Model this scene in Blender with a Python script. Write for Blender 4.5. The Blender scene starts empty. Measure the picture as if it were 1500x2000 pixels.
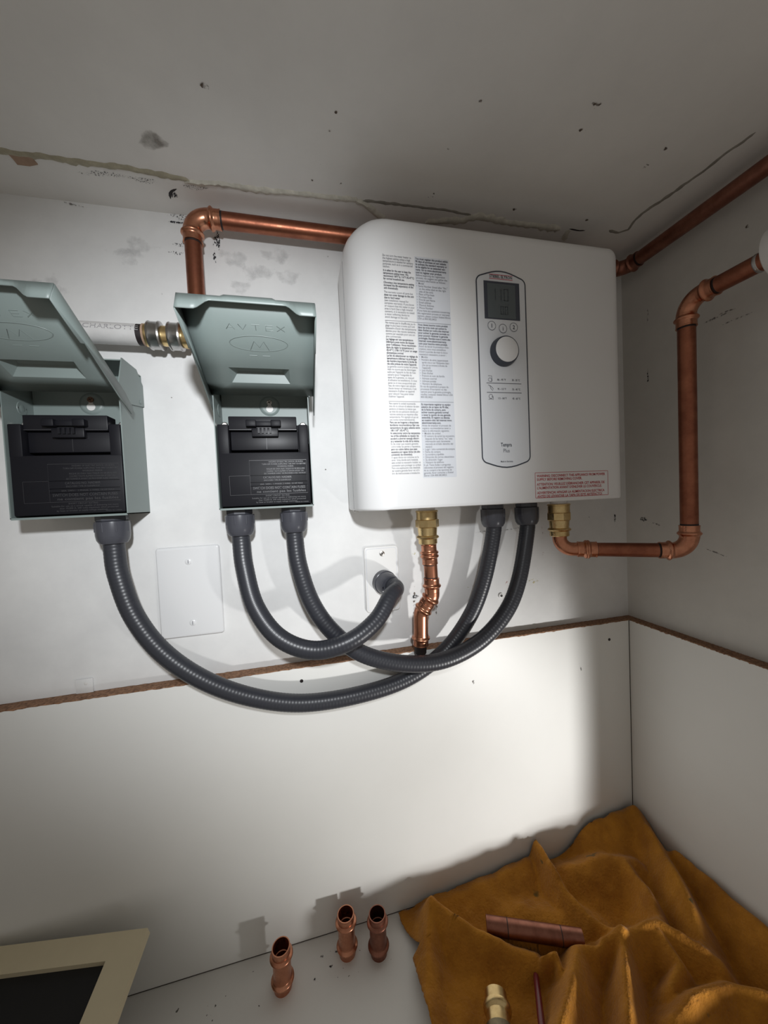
import bpy, bmesh, math, random
from mathutils import Vector, Matrix, Euler, noise
random.seed(7)
scn = bpy.context.scene
COL = scn.collection

# ---------------------------------------------------------------- camera
F_PX = 703.1
cam_d = bpy.data.cameras.new('camera'); cam = bpy.data.objects.new('camera', cam_d); COL.objects.link(cam)
cam.location = (-0.0715, -0.5579, 0.0147)
cam.rotation_euler = (1.5346, 0.0452, -0.2285)
cam_d.sensor_fit = 'HORIZONTAL'; cam_d.sensor_width = 36.0; cam_d.lens = F_PX / 1500 * 36
cam_d.clip_start = 0.01
scn.camera = cam
CL = Vector(cam.location); CR = Euler(cam.rotation_euler).to_matrix()

# ---------------------------------------------------------------- world, lamps, exposure
w = bpy.data.worlds.new('world'); scn.world = w; w.use_nodes = True
bg = w.node_tree.nodes['Background']; bg.inputs[0].default_value = (1.0, 0.93, 0.84, 1); bg.inputs[1].default_value = 0.25

def spot(name, loc, target, power, size_deg, blend, radius, col):
    d = bpy.data.lights.new(name, 'SPOT'); o = bpy.data.objects.new(name, d); COL.objects.link(o)
    d.energy = power; d.spot_size = math.radians(size_deg); d.spot_blend = blend; d.shadow_soft_size = radius; d.color = col
    o.location = loc; o.rotation_euler = (Vector(target) - Vector(loc)).to_track_quat('-Z', 'Y').to_euler()
    return o
# head torch worn beside the camera, and a work lamp standing low in front of the opening
spot('head_torch', (-0.06, -0.72, 0.19), (-0.13, 0, 0.05), 21.0, 70, 1.0, 0.02, (0.94, 0.97, 1.0))
spot('work_lamp', (0.585, -0.78, -0.60), (0.17, 0, -0.40), 27.0, 50, 0.9, 0.026, (1.0, 0.99, 0.97))

vs = scn.view_settings
scn.display_settings.display_device = 'sRGB'
vs.view_transform = 'Standard'; vs.look = 'None'; vs.gamma = 1; vs.exposure = 0.0
vs.use_curve_mapping = False

# ---------------------------------------------------------------- photo pixel -> point on a plane
def ray(u, v): return CR @ Vector(((u - 750) / F_PX, -(v - 1000) / F_PX, -1.0))
def atY(u, v, y): d = ray(u, v); return CL + d * ((y - CL.y) / d.y)
def atX(u, v, x): d = ray(u, v); return CL + d * ((x - CL.x) / d.x)
def atZ(u, v, z): d = ray(u, v); return CL + d * ((z - CL.z) / d.z)

# ---------------------------------------------------------------- materials
def lin(r, g, b): return (r, g, b, 1)
def mat(name, col, rough=0.5, metal=0.0, var=0.0, vscale=30, col2=None, bump=0.0, bscale=200, spec=0.5,
        coat=0.0, sheen=0.0, specks=None, speck_scale=60, speck_thr=0.72, rvar=0.0):
    m = bpy.data.materials.new(name); m.use_nodes = True
    nt = m.node_tree; N = nt.nodes; L = nt.links; b = N['Principled BSDF']
    b.inputs['Roughness'].default_value = rough; b.inputs['Metallic'].default_value = metal
    b.inputs['Specular IOR Level'].default_value = spec; b.inputs['Coat Weight'].default_value = coat
    b.inputs['Sheen Weight'].default_value = sheen
    tc = N.new('ShaderNodeTexCoord'); out = None
    geo = N.new('ShaderNodeNewGeometry')
    if var > 0 or col2:
        n = N.new('ShaderNodeTexNoise'); n.inputs['Scale'].default_value = vscale; n.inputs['Detail'].default_value = 6
        n.inputs['Roughness'].default_value = 0.65
        L.new(geo.outputs['Position'], n.inputs['Vector'])
        r = N.new('ShaderNodeValToRGB'); r.color_ramp.elements[0].position = 0.35; r.color_ramp.elements[1].position = 0.7
        c2 = col2 or tuple(c * (1 - var) for c in col)
        r.color_ramp.elements[0].color = (*c2, 1); r.color_ramp.elements[1].color = (*col, 1)
        L.new(n.outputs['Fac'], r.inputs[0]); out = r.outputs[0]
        if rvar:
            mr = N.new('ShaderNodeMapRange'); mr.inputs[1].default_value = 0.3; mr.inputs[2].default_value = 0.7
            mr.inputs[3].default_value = rough + rvar; mr.inputs[4].default_value = rough
            L.new(n.outputs['Fac'], mr.inputs[0]); L.new(mr.outputs[0], b.inputs['Roughness'])
    if specks:
        n2 = N.new('ShaderNodeTexNoise'); n2.inputs['Scale'].default_value = speck_scale; n2.inputs['Detail'].default_value = 3
        L.new(geo.outputs['Position'], n2.inputs['Vector'])
        n3 = N.new('ShaderNodeTexNoise'); n3.inputs['Scale'].default_value = speck_scale * 0.09
        L.new(geo.outputs['Position'], n3.inputs['Vector'])
        add = N.new('ShaderNodeMath'); add.operation = 'MULTIPLY_ADD'; add.inputs[1].default_value = 0.5
        L.new(n3.outputs['Fac'], add.inputs[0]); L.new(n2.outputs['Fac'], add.inputs[2])
        r2 = N.new('ShaderNodeValToRGB'); r2.color_ramp.elements[0].position = speck_thr; r2.color_ramp.elements[1].position = speck_thr + 0.03
        r2.color_ramp.elements[0].color = (0, 0, 0, 1); r2.color_ramp.elements[1].color = (1, 1, 1, 1)
        L.new(add.outputs[0], r2.inputs[0])
        mx = N.new('ShaderNodeMix'); mx.data_type = 'RGBA'
        L.new(r2.outputs[0], mx.inputs[0])
        if out: L.new(out, mx.inputs[6])
        else: mx.inputs[6].default_value = (*col, 1)
        mx.inputs[7].default_value = (*specks, 1); out = mx.outputs[2]
    if out: L.new(out, b.inputs['Base Color'])
    else: b.inputs['Base Color'].default_value = (*col, 1)
    if bump > 0:
        nb = N.new('ShaderNodeTexNoise'); nb.inputs['Scale'].default_value = bscale; nb.inputs['Detail'].default_value = 4
        L.new(geo.outputs['Position'], nb.inputs['Vector'])
        bp = N.new('ShaderNodeBump'); bp.inputs['Strength'].default_value = bump; bp.inputs['Distance'].default_value = 0.002
        L.new(nb.outputs['Fac'], bp.inputs['Height']); L.new(bp.outputs[0], b.inputs['Normal'])
    return m

def stain_mat(name, col, scale, thr, soft=0.06, stretch=(1, 1, 1)):
    m = bpy.data.materials.new(name); m.use_nodes = True
    nt = m.node_tree; N = nt.nodes; L = nt.links; b = N['Principled BSDF']; o = N['Material Output']
    b.inputs['Base Color'].default_value = (*col, 1); b.inputs['Roughness'].default_value = 0.8
    geo = N.new('ShaderNodeNewGeometry'); mp = N.new('ShaderNodeMapping'); mp.inputs['Scale'].default_value = stretch
    L.new(geo.outputs['Position'], mp.inputs[0])
    n = N.new('ShaderNodeTexNoise'); n.inputs['Scale'].default_value = scale; n.inputs['Detail'].default_value = 5
    L.new(mp.outputs[0], n.inputs['Vector'])
    at = N.new('ShaderNodeAttribute'); at.attribute_name = 'edge'
    ml = N.new('ShaderNodeMath'); ml.operation = 'MULTIPLY_ADD'; ml.inputs[1].default_value = 0.35
    L.new(at.outputs['Fac'], ml.inputs[0]); L.new(n.outputs['Fac'], ml.inputs[2])
    r = N.new('ShaderNodeMapRange'); r.inputs[1].default_value = thr; r.inputs[2].default_value = thr + soft
    L.new(ml.outputs[0], r.inputs[0])
    t = N.new('ShaderNodeBsdfTransparent'); mx = N.new('ShaderNodeMixShader')
    L.new(r.outputs[0], mx.inputs[0]); L.new(t.outputs[0], mx.inputs[1]); L.new(b.outputs[0], mx.inputs[2])
    L.new(mx.outputs[0], o.inputs[0])
    return m

M = {}
M['wall'] = mat('wall_paint', (0.78, 0.78, 0.77), 0.6, var=0.10, vscale=9, col2=(0.68, 0.68, 0.675), bump=0.05, bscale=120)
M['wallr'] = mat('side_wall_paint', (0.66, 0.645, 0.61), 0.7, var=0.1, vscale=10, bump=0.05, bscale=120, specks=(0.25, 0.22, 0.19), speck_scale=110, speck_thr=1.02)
M['ceil'] = mat('ceiling_paint', (0.80, 0.785, 0.755), 0.8, var=0.08, vscale=7, col2=(0.73, 0.715, 0.69), bump=0.08, bscale=90, specks=(0.27, 0.25, 0.22), speck_scale=70, speck_thr=1.03)
M['mel'] = mat('white_melamine', (0.80, 0.80, 0.775), 0.42, var=0.03, vscale=8)
M['floor'] = mat('white_shelf', (0.74, 0.73, 0.70), 0.5, var=0.05, vscale=8, specks=(0.12, 0.11, 0.1), speck_scale=130, speck_thr=0.99)
M['chip'] = mat('raw_chipboard', (0.38, 0.21, 0.12), 0.9, col2=(0.13, 0.065, 0.035), vscale=260, bump=0.6, bscale=300)
M['gap'] = mat('dark_joint', (0.05, 0.04, 0.03), 0.9)
M['caulk'] = mat('old_caulk', (0.46, 0.42, 0.31), 0.75, var=0.3, vscale=80, bump=0.3, bscale=150)
M['peel'] = mat('peeled_paint_lip', (0.72, 0.69, 0.60), 0.75, var=0.3, vscale=80, bump=0.3, bscale=150)
M['bare'] = mat('bare_ceiling_board', (0.33, 0.31, 0.27), 0.9, var=0.3, vscale=60)
M['kraft'] = mat('torn_brown_paper', (0.40, 0.27, 0.19), 0.9, var=0.2, vscale=90)
M['copper'] = mat('copper', (0.40, 0.155, 0.09), 0.30, 1.0, col2=(0.26, 0.095, 0.058), vscale=45, rvar=0.18, bump=0.03, bscale=300)
M['copper_f'] = mat('bright_copper_fitting', (0.66, 0.31, 0.19), 0.24, 1.0, col2=(0.48, 0.20, 0.12), vscale=70, rvar=0.12)
M['copper_d'] = mat('dull_copper', (0.36, 0.16, 0.11), 0.36, 1.0, col2=(0.24, 0.10, 0.07), vscale=60, rvar=0.12)
M['mark'] = mat('black_marker', (0.015, 0.01, 0.01), 0.6)
M['brass'] = mat('brass', (0.78, 0.60, 0.31), 0.24, 1.0, col2=(0.60, 0.43, 0.20), vscale=90, rvar=0.12)
M['brass_d'] = mat('dull_brass', (0.30, 0.25, 0.16), 0.45, 1.0, col2=(0.18, 0.15, 0.10), vscale=90)
M['steel'] = mat('steel_collar', (0.55, 0.54, 0.53), 0.28, 1.0, var=0.25, vscale=90)
M['screw'] = mat('screw_steel', (0.6, 0.58, 0.55), 0.35, 1.0, var=0.3, vscale=300)
M['rust'] = mat('rusty_screw', (0.30, 0.17, 0.11), 0.6, 0.6, var=0.4, vscale=300)
M['conduit'] = mat('grey_conduit', (0.030, 0.032, 0.040), 0.36, spec=0.5)
M['gland'] = mat('grey_connector', (0.062, 0.064, 0.077), 0.27, spec=0.5)
M['box'] = mat('grey_enamel_steel', (0.215, 0.26, 0.25), 0.42, var=0.04, vscale=30)
M['black'] = mat('black_plastic', (0.008, 0.008, 0.011), 0.5, spec=0.22)
M['black2'] = mat('black_plastic_gloss', (0.009, 0.009, 0.012), 0.42, spec=0.28)
M['blacktext'] = mat('raised_black_lettering', (0.042, 0.042, 0.046), 0.4)
M['white'] = mat('white_enamel', (0.80, 0.80, 0.80), 0.30)
M['whiteback'] = mat('white_plastic_back', (0.72, 0.73, 0.72), 0.5)
M['panelw'] = mat('control_panel_white', (0.74, 0.76, 0.79), 0.35)
M['dark'] = mat('dark_slate_print', (0.045, 0.052, 0.07), 0.5)
M['ink'] = mat('grey_print', (0.16, 0.16, 0.18), 0.6)
M['inkb'] = mat('dark_print', (0.06, 0.06, 0.075), 0.6)
M['tint'] = mat('grey_label_column', (0.68, 0.70, 0.74), 0.4)
M['red'] = mat('red_print', (0.52, 0.06, 0.07), 0.6)
M['pink'] = mat('brand_red', (0.55, 0.02, 0.06), 0.5)
M['lcdb'] = mat('display_bezel', (0.055, 0.062, 0.085), 0.25)
M['lcd'] = mat('lcd_glass', (0.105, 0.125, 0.135), 0.22)
M['lcdt'] = mat('lcd_segments', (0.055, 0.066, 0.078), 0.3)
M['plate'] = mat('white_cover_plate', (0.74, 0.745, 0.75), 0.25)
M['plate2'] = mat('painted_cover_plate', (0.77, 0.765, 0.75), 0.4)
M['pvc'] = mat('white_pvc', (0.66, 0.65, 0.64), 0.4, var=0.12, vscale=40)
M['pvct'] = mat('pvc_print', (0.33, 0.32, 0.33), 0.5)
M['white2'] = mat('white_flange', (0.72, 0.71, 0.69), 0.45)
M['cream'] = mat('cream_wood', (0.66, 0.58, 0.40), 0.5, var=0.06, vscale=20)
M['blk'] = mat('black_board', (0.006, 0.006, 0.007), 0.6)
M['redpen'] = mat('dark_red_plastic', (0.13, 0.012, 0.018), 0.3)
M['tape'] = mat('thread_tape', (0.78, 0.77, 0.78), 0.5)

# suede
m = mat('tan_suede', (0.50, 0.215, 0.025), 0.95, col2=(0.33, 0.13, 0.015), vscale=26, bump=0.8, bscale=330, sheen=0.15, spec=0.15,
        specks=(0.14, 0.085, 0.02), speck_scale=24, speck_thr=0.93)
M['suede'] = m

M['st_black'] = stain_mat('black_mould_stain', (0.10, 0.10, 0.10), 650, 0.72, 0.08)
M['st_scrib'] = stain_mat('black_scribble_stain', (0.02, 0.02, 0.025), 500, 0.66, 0.03, (1.6, 1, 0.8))
M['st_grey'] = stain_mat('grey_smudge', (0.60, 0.60, 0.60), 70, 0.52, 0.75)
M['st_dirt'] = stain_mat('brown_dirt', (0.10, 0.07, 0.05), 160, 0.66, 0.12)
M['st_red'] = stain_mat('red_mark', (0.42, 0.08, 0.07), 240, 0.74, 0.12)
M['st_yel'] = stain_mat('yellow_glue', (0.62, 0.56, 0.30), 120, 0.68, 0.15)
M['st_ceil'] = stain_mat('ceiling_stain', (0.25, 0.23, 0.20), 40, 0.58, 0.30)
M['st_pencil'] = stain_mat('pencil_line', (0.2, 0.19, 0.18), 300, 0.62, 0.2)

# ---------------------------------------------------------------- builders
def empty(name, loc, label=None, cat=None, group=None):
    o = bpy.data.objects.new(name, None); COL.objects.link(o); o.location = loc; o.empty_display_size = 0.02
    if label: o['label'] = label; o['category'] = cat
    if group: o['group'] = group
    return o
def wloc(o):
    v = Vector(o.location)
    while o.parent: o = o.parent; v += Vector(o.location)
    return v
def finish(name, me, material, parent=None, angle=35, recenter=True):
    """me holds world coordinates; the origin moves to the part's middle"""
    if isinstance(material, (list, tuple)):
        for x in material: me.materials.append(x)
    else: me.materials.append(material)
    o = bpy.data.objects.new(name, me); COL.objects.link(o)
    c = Vector((0, 0, 0))
    if len(me.vertices):
        lo = Vector([min(v.co[i] for v in me.vertices) for i in range(3)]); hi = Vector([max(v.co[i] for v in me.vertices) for i in range(3)])
        c = (lo + hi) / 2; c.z = lo.z
    me.transform(Matrix.Translation(-c))
    if angle:
        for p in me.polygons: p.use_smooth = True
        me.set_sharp_from_angle(angle=math.radians(angle))
    if parent: o.parent = parent; o.location = c - wloc(parent)
    else: o.location = c
    return o
def bmobj(name, bm, material, parent=None, angle=35):
    bmesh.ops.recalc_face_normals(bm, faces=bm.faces)
    me = bpy.data.meshes.new(name); bm.to_mesh(me); bm.free()
    return finish(name, me, material, parent, angle)
def tag(o, label, cat, group=None):
    o['label'] = label; o['category'] = cat
    if group: o['group'] = group
    return o
def struct(o): o['kind'] = 'structure'; return o
def box(bm, a, b, bevel=0.0, seg=2):
    a, b = Vector(a), Vector(b)
    r = bmesh.ops.create_cube(bm, size=1.0)
    for v in r['verts']:
        v.co = Vector(((a.x if v.co.x < 0 else b.x), (a.y if v.co.y < 0 else b.y), (a.z if v.co.z < 0 else b.z)))
    if bevel > 0:
        es = {e for v in r['verts'] for e in v.link_edges}
        bmesh.ops.bevel(bm, geom=list(es), offset=bevel, segments=seg, affect='EDGES', profile=0.5)
def boxobj(name, a, b, material, parent=None, bevel=0.0, seg=2):
    bm = bmesh.new(); box(bm, a, b, bevel, seg); return bmobj(name, bm, material, parent)

def sweep(bm, pts, rads, seg=24, cap=True, phase=0.0):
    n = len(pts); tan = []
    for i in range(n):
        a = pts[max(0, i - 1)]; b = pts[min(n - 1, i + 1)]; t = b - a
        k = 1
        while t.length < 1e-7 and (i - k >= 0 or i + k < n):
            k += 1; t = pts[min(n - 1, i + k)] - pts[max(0, i - k)]
        tan.append(t.normalized())
    up = Vector((0, 0, 1)) if abs(tan[0].z) < 0.9 else Vector((0, 1, 0))
    nx = tan[0].cross(up).normalized(); rings = []
    for i in range(n):
        t = tan[i]; nx = (nx - t * nx.dot(t)).normalized(); ny = t.cross(nx); r = rads[i] if not isinstance(rads, (int, float)) else rads
        rings.append([bm.verts.new(pts[i] + (nx * math.cos(a) + ny * math.sin(a)) * r) for a in [phase + 2 * math.pi * k / seg for k in range(seg)]])
    for i in range(n - 1):
        A, B = rings[i], rings[i + 1]
        for k in range(seg): bm.faces.new((A[k], A[(k + 1) % seg], B[(k + 1) % seg], B[k]))
    if cap:
        bm.faces.new(rings[0][::-1]); bm.faces.new(rings[-1])
    return rings
def lathe(bm, p0, d, prof, seg=28, cap=True, phase=0.0):
    """prof: (distance along d, radius)"""
    d = Vector(d).normalized(); p0 = Vector(p0)
    # nudge equal stations apart so every ring has a direction
    pts = [p0 + d * (s + i * 1e-5) for i, (s, r) in enumerate(prof)]
    return sweep(bm, pts, [r for s, r in prof], seg, cap, phase)
def latheobj(name, p0, d, prof, material, parent=None, seg=28, cap=True, phase=0.0, angle=35):
    bm = bmesh.new(); lathe(bm, p0, d, prof, seg, cap, phase); return bmobj(name, bm, material, parent, angle)
def tubeobj(name, p0, p1, r, material, parent=None, seg=24):
    p0, p1 = Vector(p0), Vector(p1)
    return latheobj(name, p0, p1 - p0, [(0, r), ((p1 - p0).length, r)], material, parent, seg)
def catmull(P, step):
    P = [Vector(p) for p in P]; Q = [P[0] * 2 - P[1]] + P + [P[-1] * 2 - P[-2]]; out = []
    for i in range(1, len(Q) - 2):
        a, b, c, d = Q[i - 1], Q[i], Q[i + 1], Q[i + 2]
        for k in range(40):
            t = k / 40
            out.append(0.5 * ((2 * b) + (c - a) * t + (2 * a - 5 * b + 4 * c - d) * t * t + (3 * b - a - 3 * c + d) * t ** 3))
    out.append(P[-1]); return resample(out, step)
def resample(pts, step):
    acc = [0.0]
    for i in range(1, len(pts)): acc.append(acc[-1] + (pts[i] - pts[i - 1]).length)
    n = max(2, int(acc[-1] / step)); res = []; j = 0
    for k in range(n + 1):
        s = acc[-1] * k / n
        while j < len(acc) - 2 and acc[j + 1] < s: j += 1
        t = (s - acc[j]) / max(1e-9, acc[j + 1] - acc[j]); res.append(pts[j].lerp(pts[j + 1], min(1, max(0, t))))
    return res
def corner_path(a, p, b, R, step=0.0015):
    a, p, b = Vector(a), Vector(p), Vector(b); d1 = (p - a).normalized(); d2 = (b - p).normalized()
    ang = d1.angle(d2); T = R * math.tan(ang / 2); s = p - d1 * T
    nrm = (d2 - d1 * d1.dot(d2)).normalized(); c = s + nrm * R; ax = d1.cross(d2).normalized()
    pts = [a]
    for k in range(25): pts.append(c + Matrix.Rotation(ang * k / 24, 3, ax) @ (s - c))
    pts.append(b); return resample(pts, step)
def press_profile(s, Ltot, r):
    """radius of a press fitting: collar, O-ring bead, body"""
    def end(q):
        if q < 0.0015: return r * 1.16
        if q < 0.0085: return r * 1.13
        if q < 0.0145: return r * (1.13 + 0.24 * math.sin((q - 0.0085) / 0.006 * math.pi))
        if q < 0.019: return r * (1.13 - 0.03 * (q - 0.0145) / 0.0045)
        return r * 1.09
    return max(end(s), end(Ltot - s))
def elbowobj(name, p, d1, d2, l1, l2, r, R, material, parent):
    p = Vector(p); d1 = Vector(d1).normalized(); d2 = Vector(d2).normalized()
    pts = corner_path(p - d1 * l1, p, p + d2 * l2, R, 0.001)
    L = sum((pts[i + 1] - pts[i]).length for i in range(len(pts) - 1)); acc = 0; rad = []
    for i in range(len(pts)):
        if i: acc += (pts[i] - pts[i - 1]).length
        rad.append(press_profile(acc, L, r))
    bm = bmesh.new(); sweep(bm, pts, rad, 28)
    o = bmobj(name, bm, material, parent, 50)
    for q, d in ((p - d1 * (l1 + 0.0012), d1), (p + d2 * l2, d2)):   # insertion mark drawn round the pipe at each mouth
        latheobj('insertion_mark', q - d * .0008, d, [(0, r * 1.006), (0.0030, r * 1.006)], M['mark'], o, 24)
    return o
def couplingobj(name, p0, p1, r, material, parent):
    p0, p1 = Vector(p0), Vector(p1); L = (p1 - p0).length; n = int(L / 0.0008)
    prof = [(L * k / n, press_profile(L * k / n, L, r)) for k in range(n + 1)]
    return latheobj(name, p0, p1 - p0, prof, material, parent, 28, True, 0, 50)
def textobj(name, body, p, size, material, parent=None, align='LEFT', sx=1.0, bold=0.0, spacing=1.0, width=None, rot=None, line=None):
    cu = bpy.data.curves.new(name, 'FONT'); cu.body = body; cu.size = size; cu.align_x = align; cu.offset = bold * size
    cu.resolution_u = 2
    cu.space_line = spacing
    t = bpy.data.objects.new(name, cu); COL.objects.link(t)
    bpy.context.view_layer.update()
    me = bpy.data.meshes.new_from_object(t.evaluated_get(bpy.context.evaluated_depsgraph_get()))
    bpy.data.objects.remove(t); bpy.data.curves.remove(cu)
    xs = [v.co.x for v in me.vertices]
    if width and xs:
        sx = width / max(1e-6, max(xs) - min(xs))
    R = rot or Matrix.Rotation(math.radians(90), 4, 'X')
    me.transform(Matrix.Translation(Vector(p)) @ R @ Matrix.Diagonal((sx, 1, 1, 1)))
    me.materials.clear()
    return finish(name, me, material, parent, None)
def polyobj(name, pts, material, parent=None, thick=None):
    bm = bmesh.new(); vs_ = [bm.verts.new(p) for p in pts]; f = bm.faces.new(vs_)
    if thick:
        r = bmesh.ops.extrude_face_region(bm, geom=[f]); bmesh.ops.translate(bm, verts=[v for v in r['geom'] if isinstance(v, bmesh.types.BMVert)], vec=thick)
    return bmobj(name, bm, material, parent)
def outline(bm, pts, wid, y, closed=True):
    """flat ribbon in the plane y, along (x,z) points"""
    n = len(pts); L = []; Rr = []
    for i in range(n):
        a = Vector(pts[(i - 1) % n] if closed or i else pts[i]); b = Vector(pts[(i + 1) % n] if closed or i < n - 1 else pts[i]); t = (b - a).normalized(); nn = Vector((-t.y, t.x))
        c = Vector(pts[i]); p = c + nn * wid / 2; q = c - nn * wid / 2
        L.append(bm.verts.new((p.x, y, p.y))); Rr.append(bm.verts.new((q.x, y, q.y)))
    for i in range(n if closed else n - 1):
        j = (i + 1) % n; bm.faces.new((L[i], L[j], Rr[j], Rr[i]))
def rrect(x0, z0, x1, z1, r, k=6):
    out = []
    for cx, cz, a0 in ((x1 - r, z1 - r, 0), (x0 + r, z1 - r, 90), (x0 + r, z0 + r, 180), (x1 - r, z0 + r, 270)):
        for i in range(k + 1):
            a = math.radians(a0 + 90 * i / k); out.append((cx + r * math.cos(a), cz + r * math.sin(a)))
    return out
def plateobj(name, pts, y0, y1, material, parent=None, bevel=0.0, seg=2, angle=20):
    """prism over an (x,z) outline between y0 (back) and y1 (front)"""
    bm = bmesh.new(); f = bm.faces.new([bm.verts.new((x, y0, z)) for x, z in pts])
    r = bmesh.ops.extrude_face_region(bm, geom=[f]); vv = [v for v in r['geom'] if isinstance(v, bmesh.types.BMVert)]
    bmesh.ops.translate(bm, verts=vv, vec=(0, y1 - y0, 0))
    if bevel:
        es = [e for e in bm.edges if all(v in vv for v in e.verts)]
        bmesh.ops.bevel(bm, geom=es, offset=bevel, segments=seg, affect='EDGES', profile=0.5)
    return bmobj(name, bm, material, parent, angle)
def stain(parent, c, ax, ay, w_, h_, material, name='stain', rot=0.0):
    """thin irregular mark lying on a surface: fades out by its own noise"""
    c = Vector(c); ax = Vector(ax).normalized(); ay = Vector(ay).normalized()
    bm = bmesh.new(); lay = bm.verts.layers.float.new('edge'); rings = []
    cen = bm.verts.new(c); cen[lay] = 0.5
    for rr in (0.5, 1.0):
        ring = []
        for k in range(16):
            a = 2 * math.pi * k / 16; q = rr * (1 + 0.15 * math.sin(3 * a + c.x * 90) + 0.1 * math.sin(5 * a + c.z * 70))
            x, y = q * math.cos(a) * w_ / 2, q * math.sin(a) * h_ / 2
            x, y = x * math.cos(rot) - y * math.sin(rot), x * math.sin(rot) + y * math.cos(rot)
            v = bm.verts.new(c + ax * x + ay * y); v[lay] = 0.5 if rr < 0.9 else -0.4; ring.append(v)
        rings.append(ring)
    for k in range(16):
        j = (k + 1) % 16
        bm.faces.new((cen, rings[0][k], rings[0][j])); bm.faces.new((rings[0][k], rings[1][k], rings[1][j], rings[0][j]))
    return bmobj(name, bm, material, parent, None)

# ================================================================= THE CUPBOARD (structure)
XR, ZF, ZC, PT, ZP = 0.5258, -0.6463, 0.419, 0.018, -0.2274
XL, YF = -0.66, -0.45
wall_back = struct(boxobj('wall_back', (XL - .02, 0, ZF - .02), (XR + .02, 0.02, ZC + .02), M['wall']))
wall_right = struct(boxobj('wall_right', (XR, YF, ZF - .02), (XR + .02, 0, ZC + .02), M['wallr']))
wall_left = struct(boxobj('wall_left', (XL - .02, -0.30, ZF - .02), (XL, 0, ZC + .02), M['wallr']))
ceiling = struct(boxobj('ceiling', (XL, -0.60, ZC), (XR, 0, ZC + .02), M['ceil']))
floor = struct(boxobj('floor', (XL, -0.41, ZF - .02), (XR, 0, ZF), M['floor']))

def jag(i, s): return 0.0006 * noise.noise(Vector((i * 0.9, s, 0))) + 0.0004 * random.random()
def panel(name, back):
    """melamine board with its raw, saw-cut upper edge"""
    if back: o = boxobj(name, (XL, -PT, ZF), (XR - PT - 0.0006, -0.0004, ZP - 0.0012), M['mel'])
    else: o = boxobj(name, (XR - PT, YF, ZF), (XR - 0.0004, -0.0004, ZP - 0.0012), M['mel'])
    struct(o)
    bm = bmesh.new(); n = 240; rows = []
    for i in range(n + 1):
        t = i / n; hz = ZP + jag(i, 1.0 if back else 5.0); lip = ZP - 0.0014 - abs(jag(i * 1.7, 9)) * 2.5
        if back:
            x = XL + (XR - PT - XL) * t; P = [(x, -PT - 0.0002, lip), (x, -PT - 0.0002, hz - 0.0004), (x, -PT * 0.5, hz), (x, -0.0004, hz), (x, -0.0004, lip)]
        else:
            y = -0.0004 + (YF) * t; P = [(XR - PT - 0.0002, y, lip), (XR - PT - 0.0002, y, hz - 0.0004), (XR - PT * 0.5, y, hz), (XR - 0.0004, y, hz), (XR - 0.0004, y, lip)]
        rows.append([bm.verts.new(p) for p in P])
    for i in range(n):
        for k in range(4): bm.faces.new((rows[i][k], rows[i][k + 1], rows[i + 1][k + 1], rows[i + 1][k]))
    bmobj('chipboard_edge', bm, M['chip'], o, 30)
    return o
trim_1 = panel('trim_1', True)
trim_2 = panel('trim_2', False)
# dark joints: panel to panel, panel to shelf
boxobj('joint', (XR - PT - 0.0014, -PT - 0.0003, ZF), (XR - PT, -PT + 0.001, ZP - 0.002), M['gap'], trim_1)
boxobj('joint', (XL, -PT - 0.0003, ZF + 0.0001), (XR - PT, -PT + 0.001, ZF + 0.0011), M['gap'], trim_1)
# screw holes in the boards
for u, v in ((589, 1330), (1190, 1249)):
    p = atY(u, v, -PT); latheobj('screw_hole', p + Vector((0, .001, 0)), (0, -1, 0), [(0, .0026), (.0013, .0026)], M['mark'], trim_1, 10)
p = atY(978, 1163, 0)
sh = latheobj('wall_plug', p + Vector((0, .001, 0)), (0, -1, 0), [(0, .0045), (.003, .0045), (.0032, .0036), (.0035, .002)], M['white2'], wall_back, 16)
latheobj('plug_hole', p + Vector((0, -.0024, 0)), (0, -1, 0), [(0, .0022), (.0004, .0022)], M['mark'], sh, 10)

# residue lines on the ceiling: an old caulk bead and the lip of peeled paint
def ceil_ridge(name, px, wid, hgt, material, seed, rag=0.003, push=0.0):
    P = [atZ(u, v, ZC) for u, v in px]; pts = resample(P, 0.004); bm = bmesh.new(); rows = []
    for i, p in enumerate(pts):
        a = pts[max(0, i - 1)]; b = pts[min(len(pts) - 1, i + 1)]; t = (b - a).normalized(); nn = Vector((-t.y, t.x, 0))
        w1 = wid * (0.6 + 0.9 * abs(noise.noise(Vector((i * .23, seed, 1))))); w2 = wid * (0.6 + 0.9 * abs(noise.noise(Vector((i * .31, seed, 7)))))
        c = p + nn * rag * noise.noise(Vector((i * .15, seed, 3))); h = hgt * (0.6 + 0.8 * abs(noise.noise(Vector((i * .4, seed, 5)))))
        if i in (0, len(pts) - 1): w1 = w2 = 0.0004
        rows.append([bm.verts.new(c - nn * w1 + Vector((0, 0, 0.0003))), bm.verts.new(c - nn * w1 * .4 - Vector((0, 0, h))), bm.verts.new(c + nn * w2 * .5 - Vector((0, 0, h * .5))), bm.verts.new(c + nn * w2 + Vector((0, 0, .0003)))])
    for i in range(len(rows) - 1):
        for k in range(3): bm.faces.new((rows[i][k], rows[i][k + 1], rows[i + 1][k + 1], rows[i + 1][k]))
    return bmobj(name, bm, material, ceiling, 60)
ceil_ridge('caulk_ridge', [(-120, 282), (0, 296), (120, 311), (260, 331), (370, 352)], .0060, .0030, M['caulk'], 1.0, .001)
ceil_ridge('caulk_ridge', [(360, 354), (440, 361), (520, 373), (610, 381), (700, 392)], .0068, .0034, M['peel'], 2.0, .002)
ceil_ridge('caulk_ridge', [(695, 390), (715, 402), (735, 416), (752, 428)], .0075, .0035, M['peel'], 3.0, .002)
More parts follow.
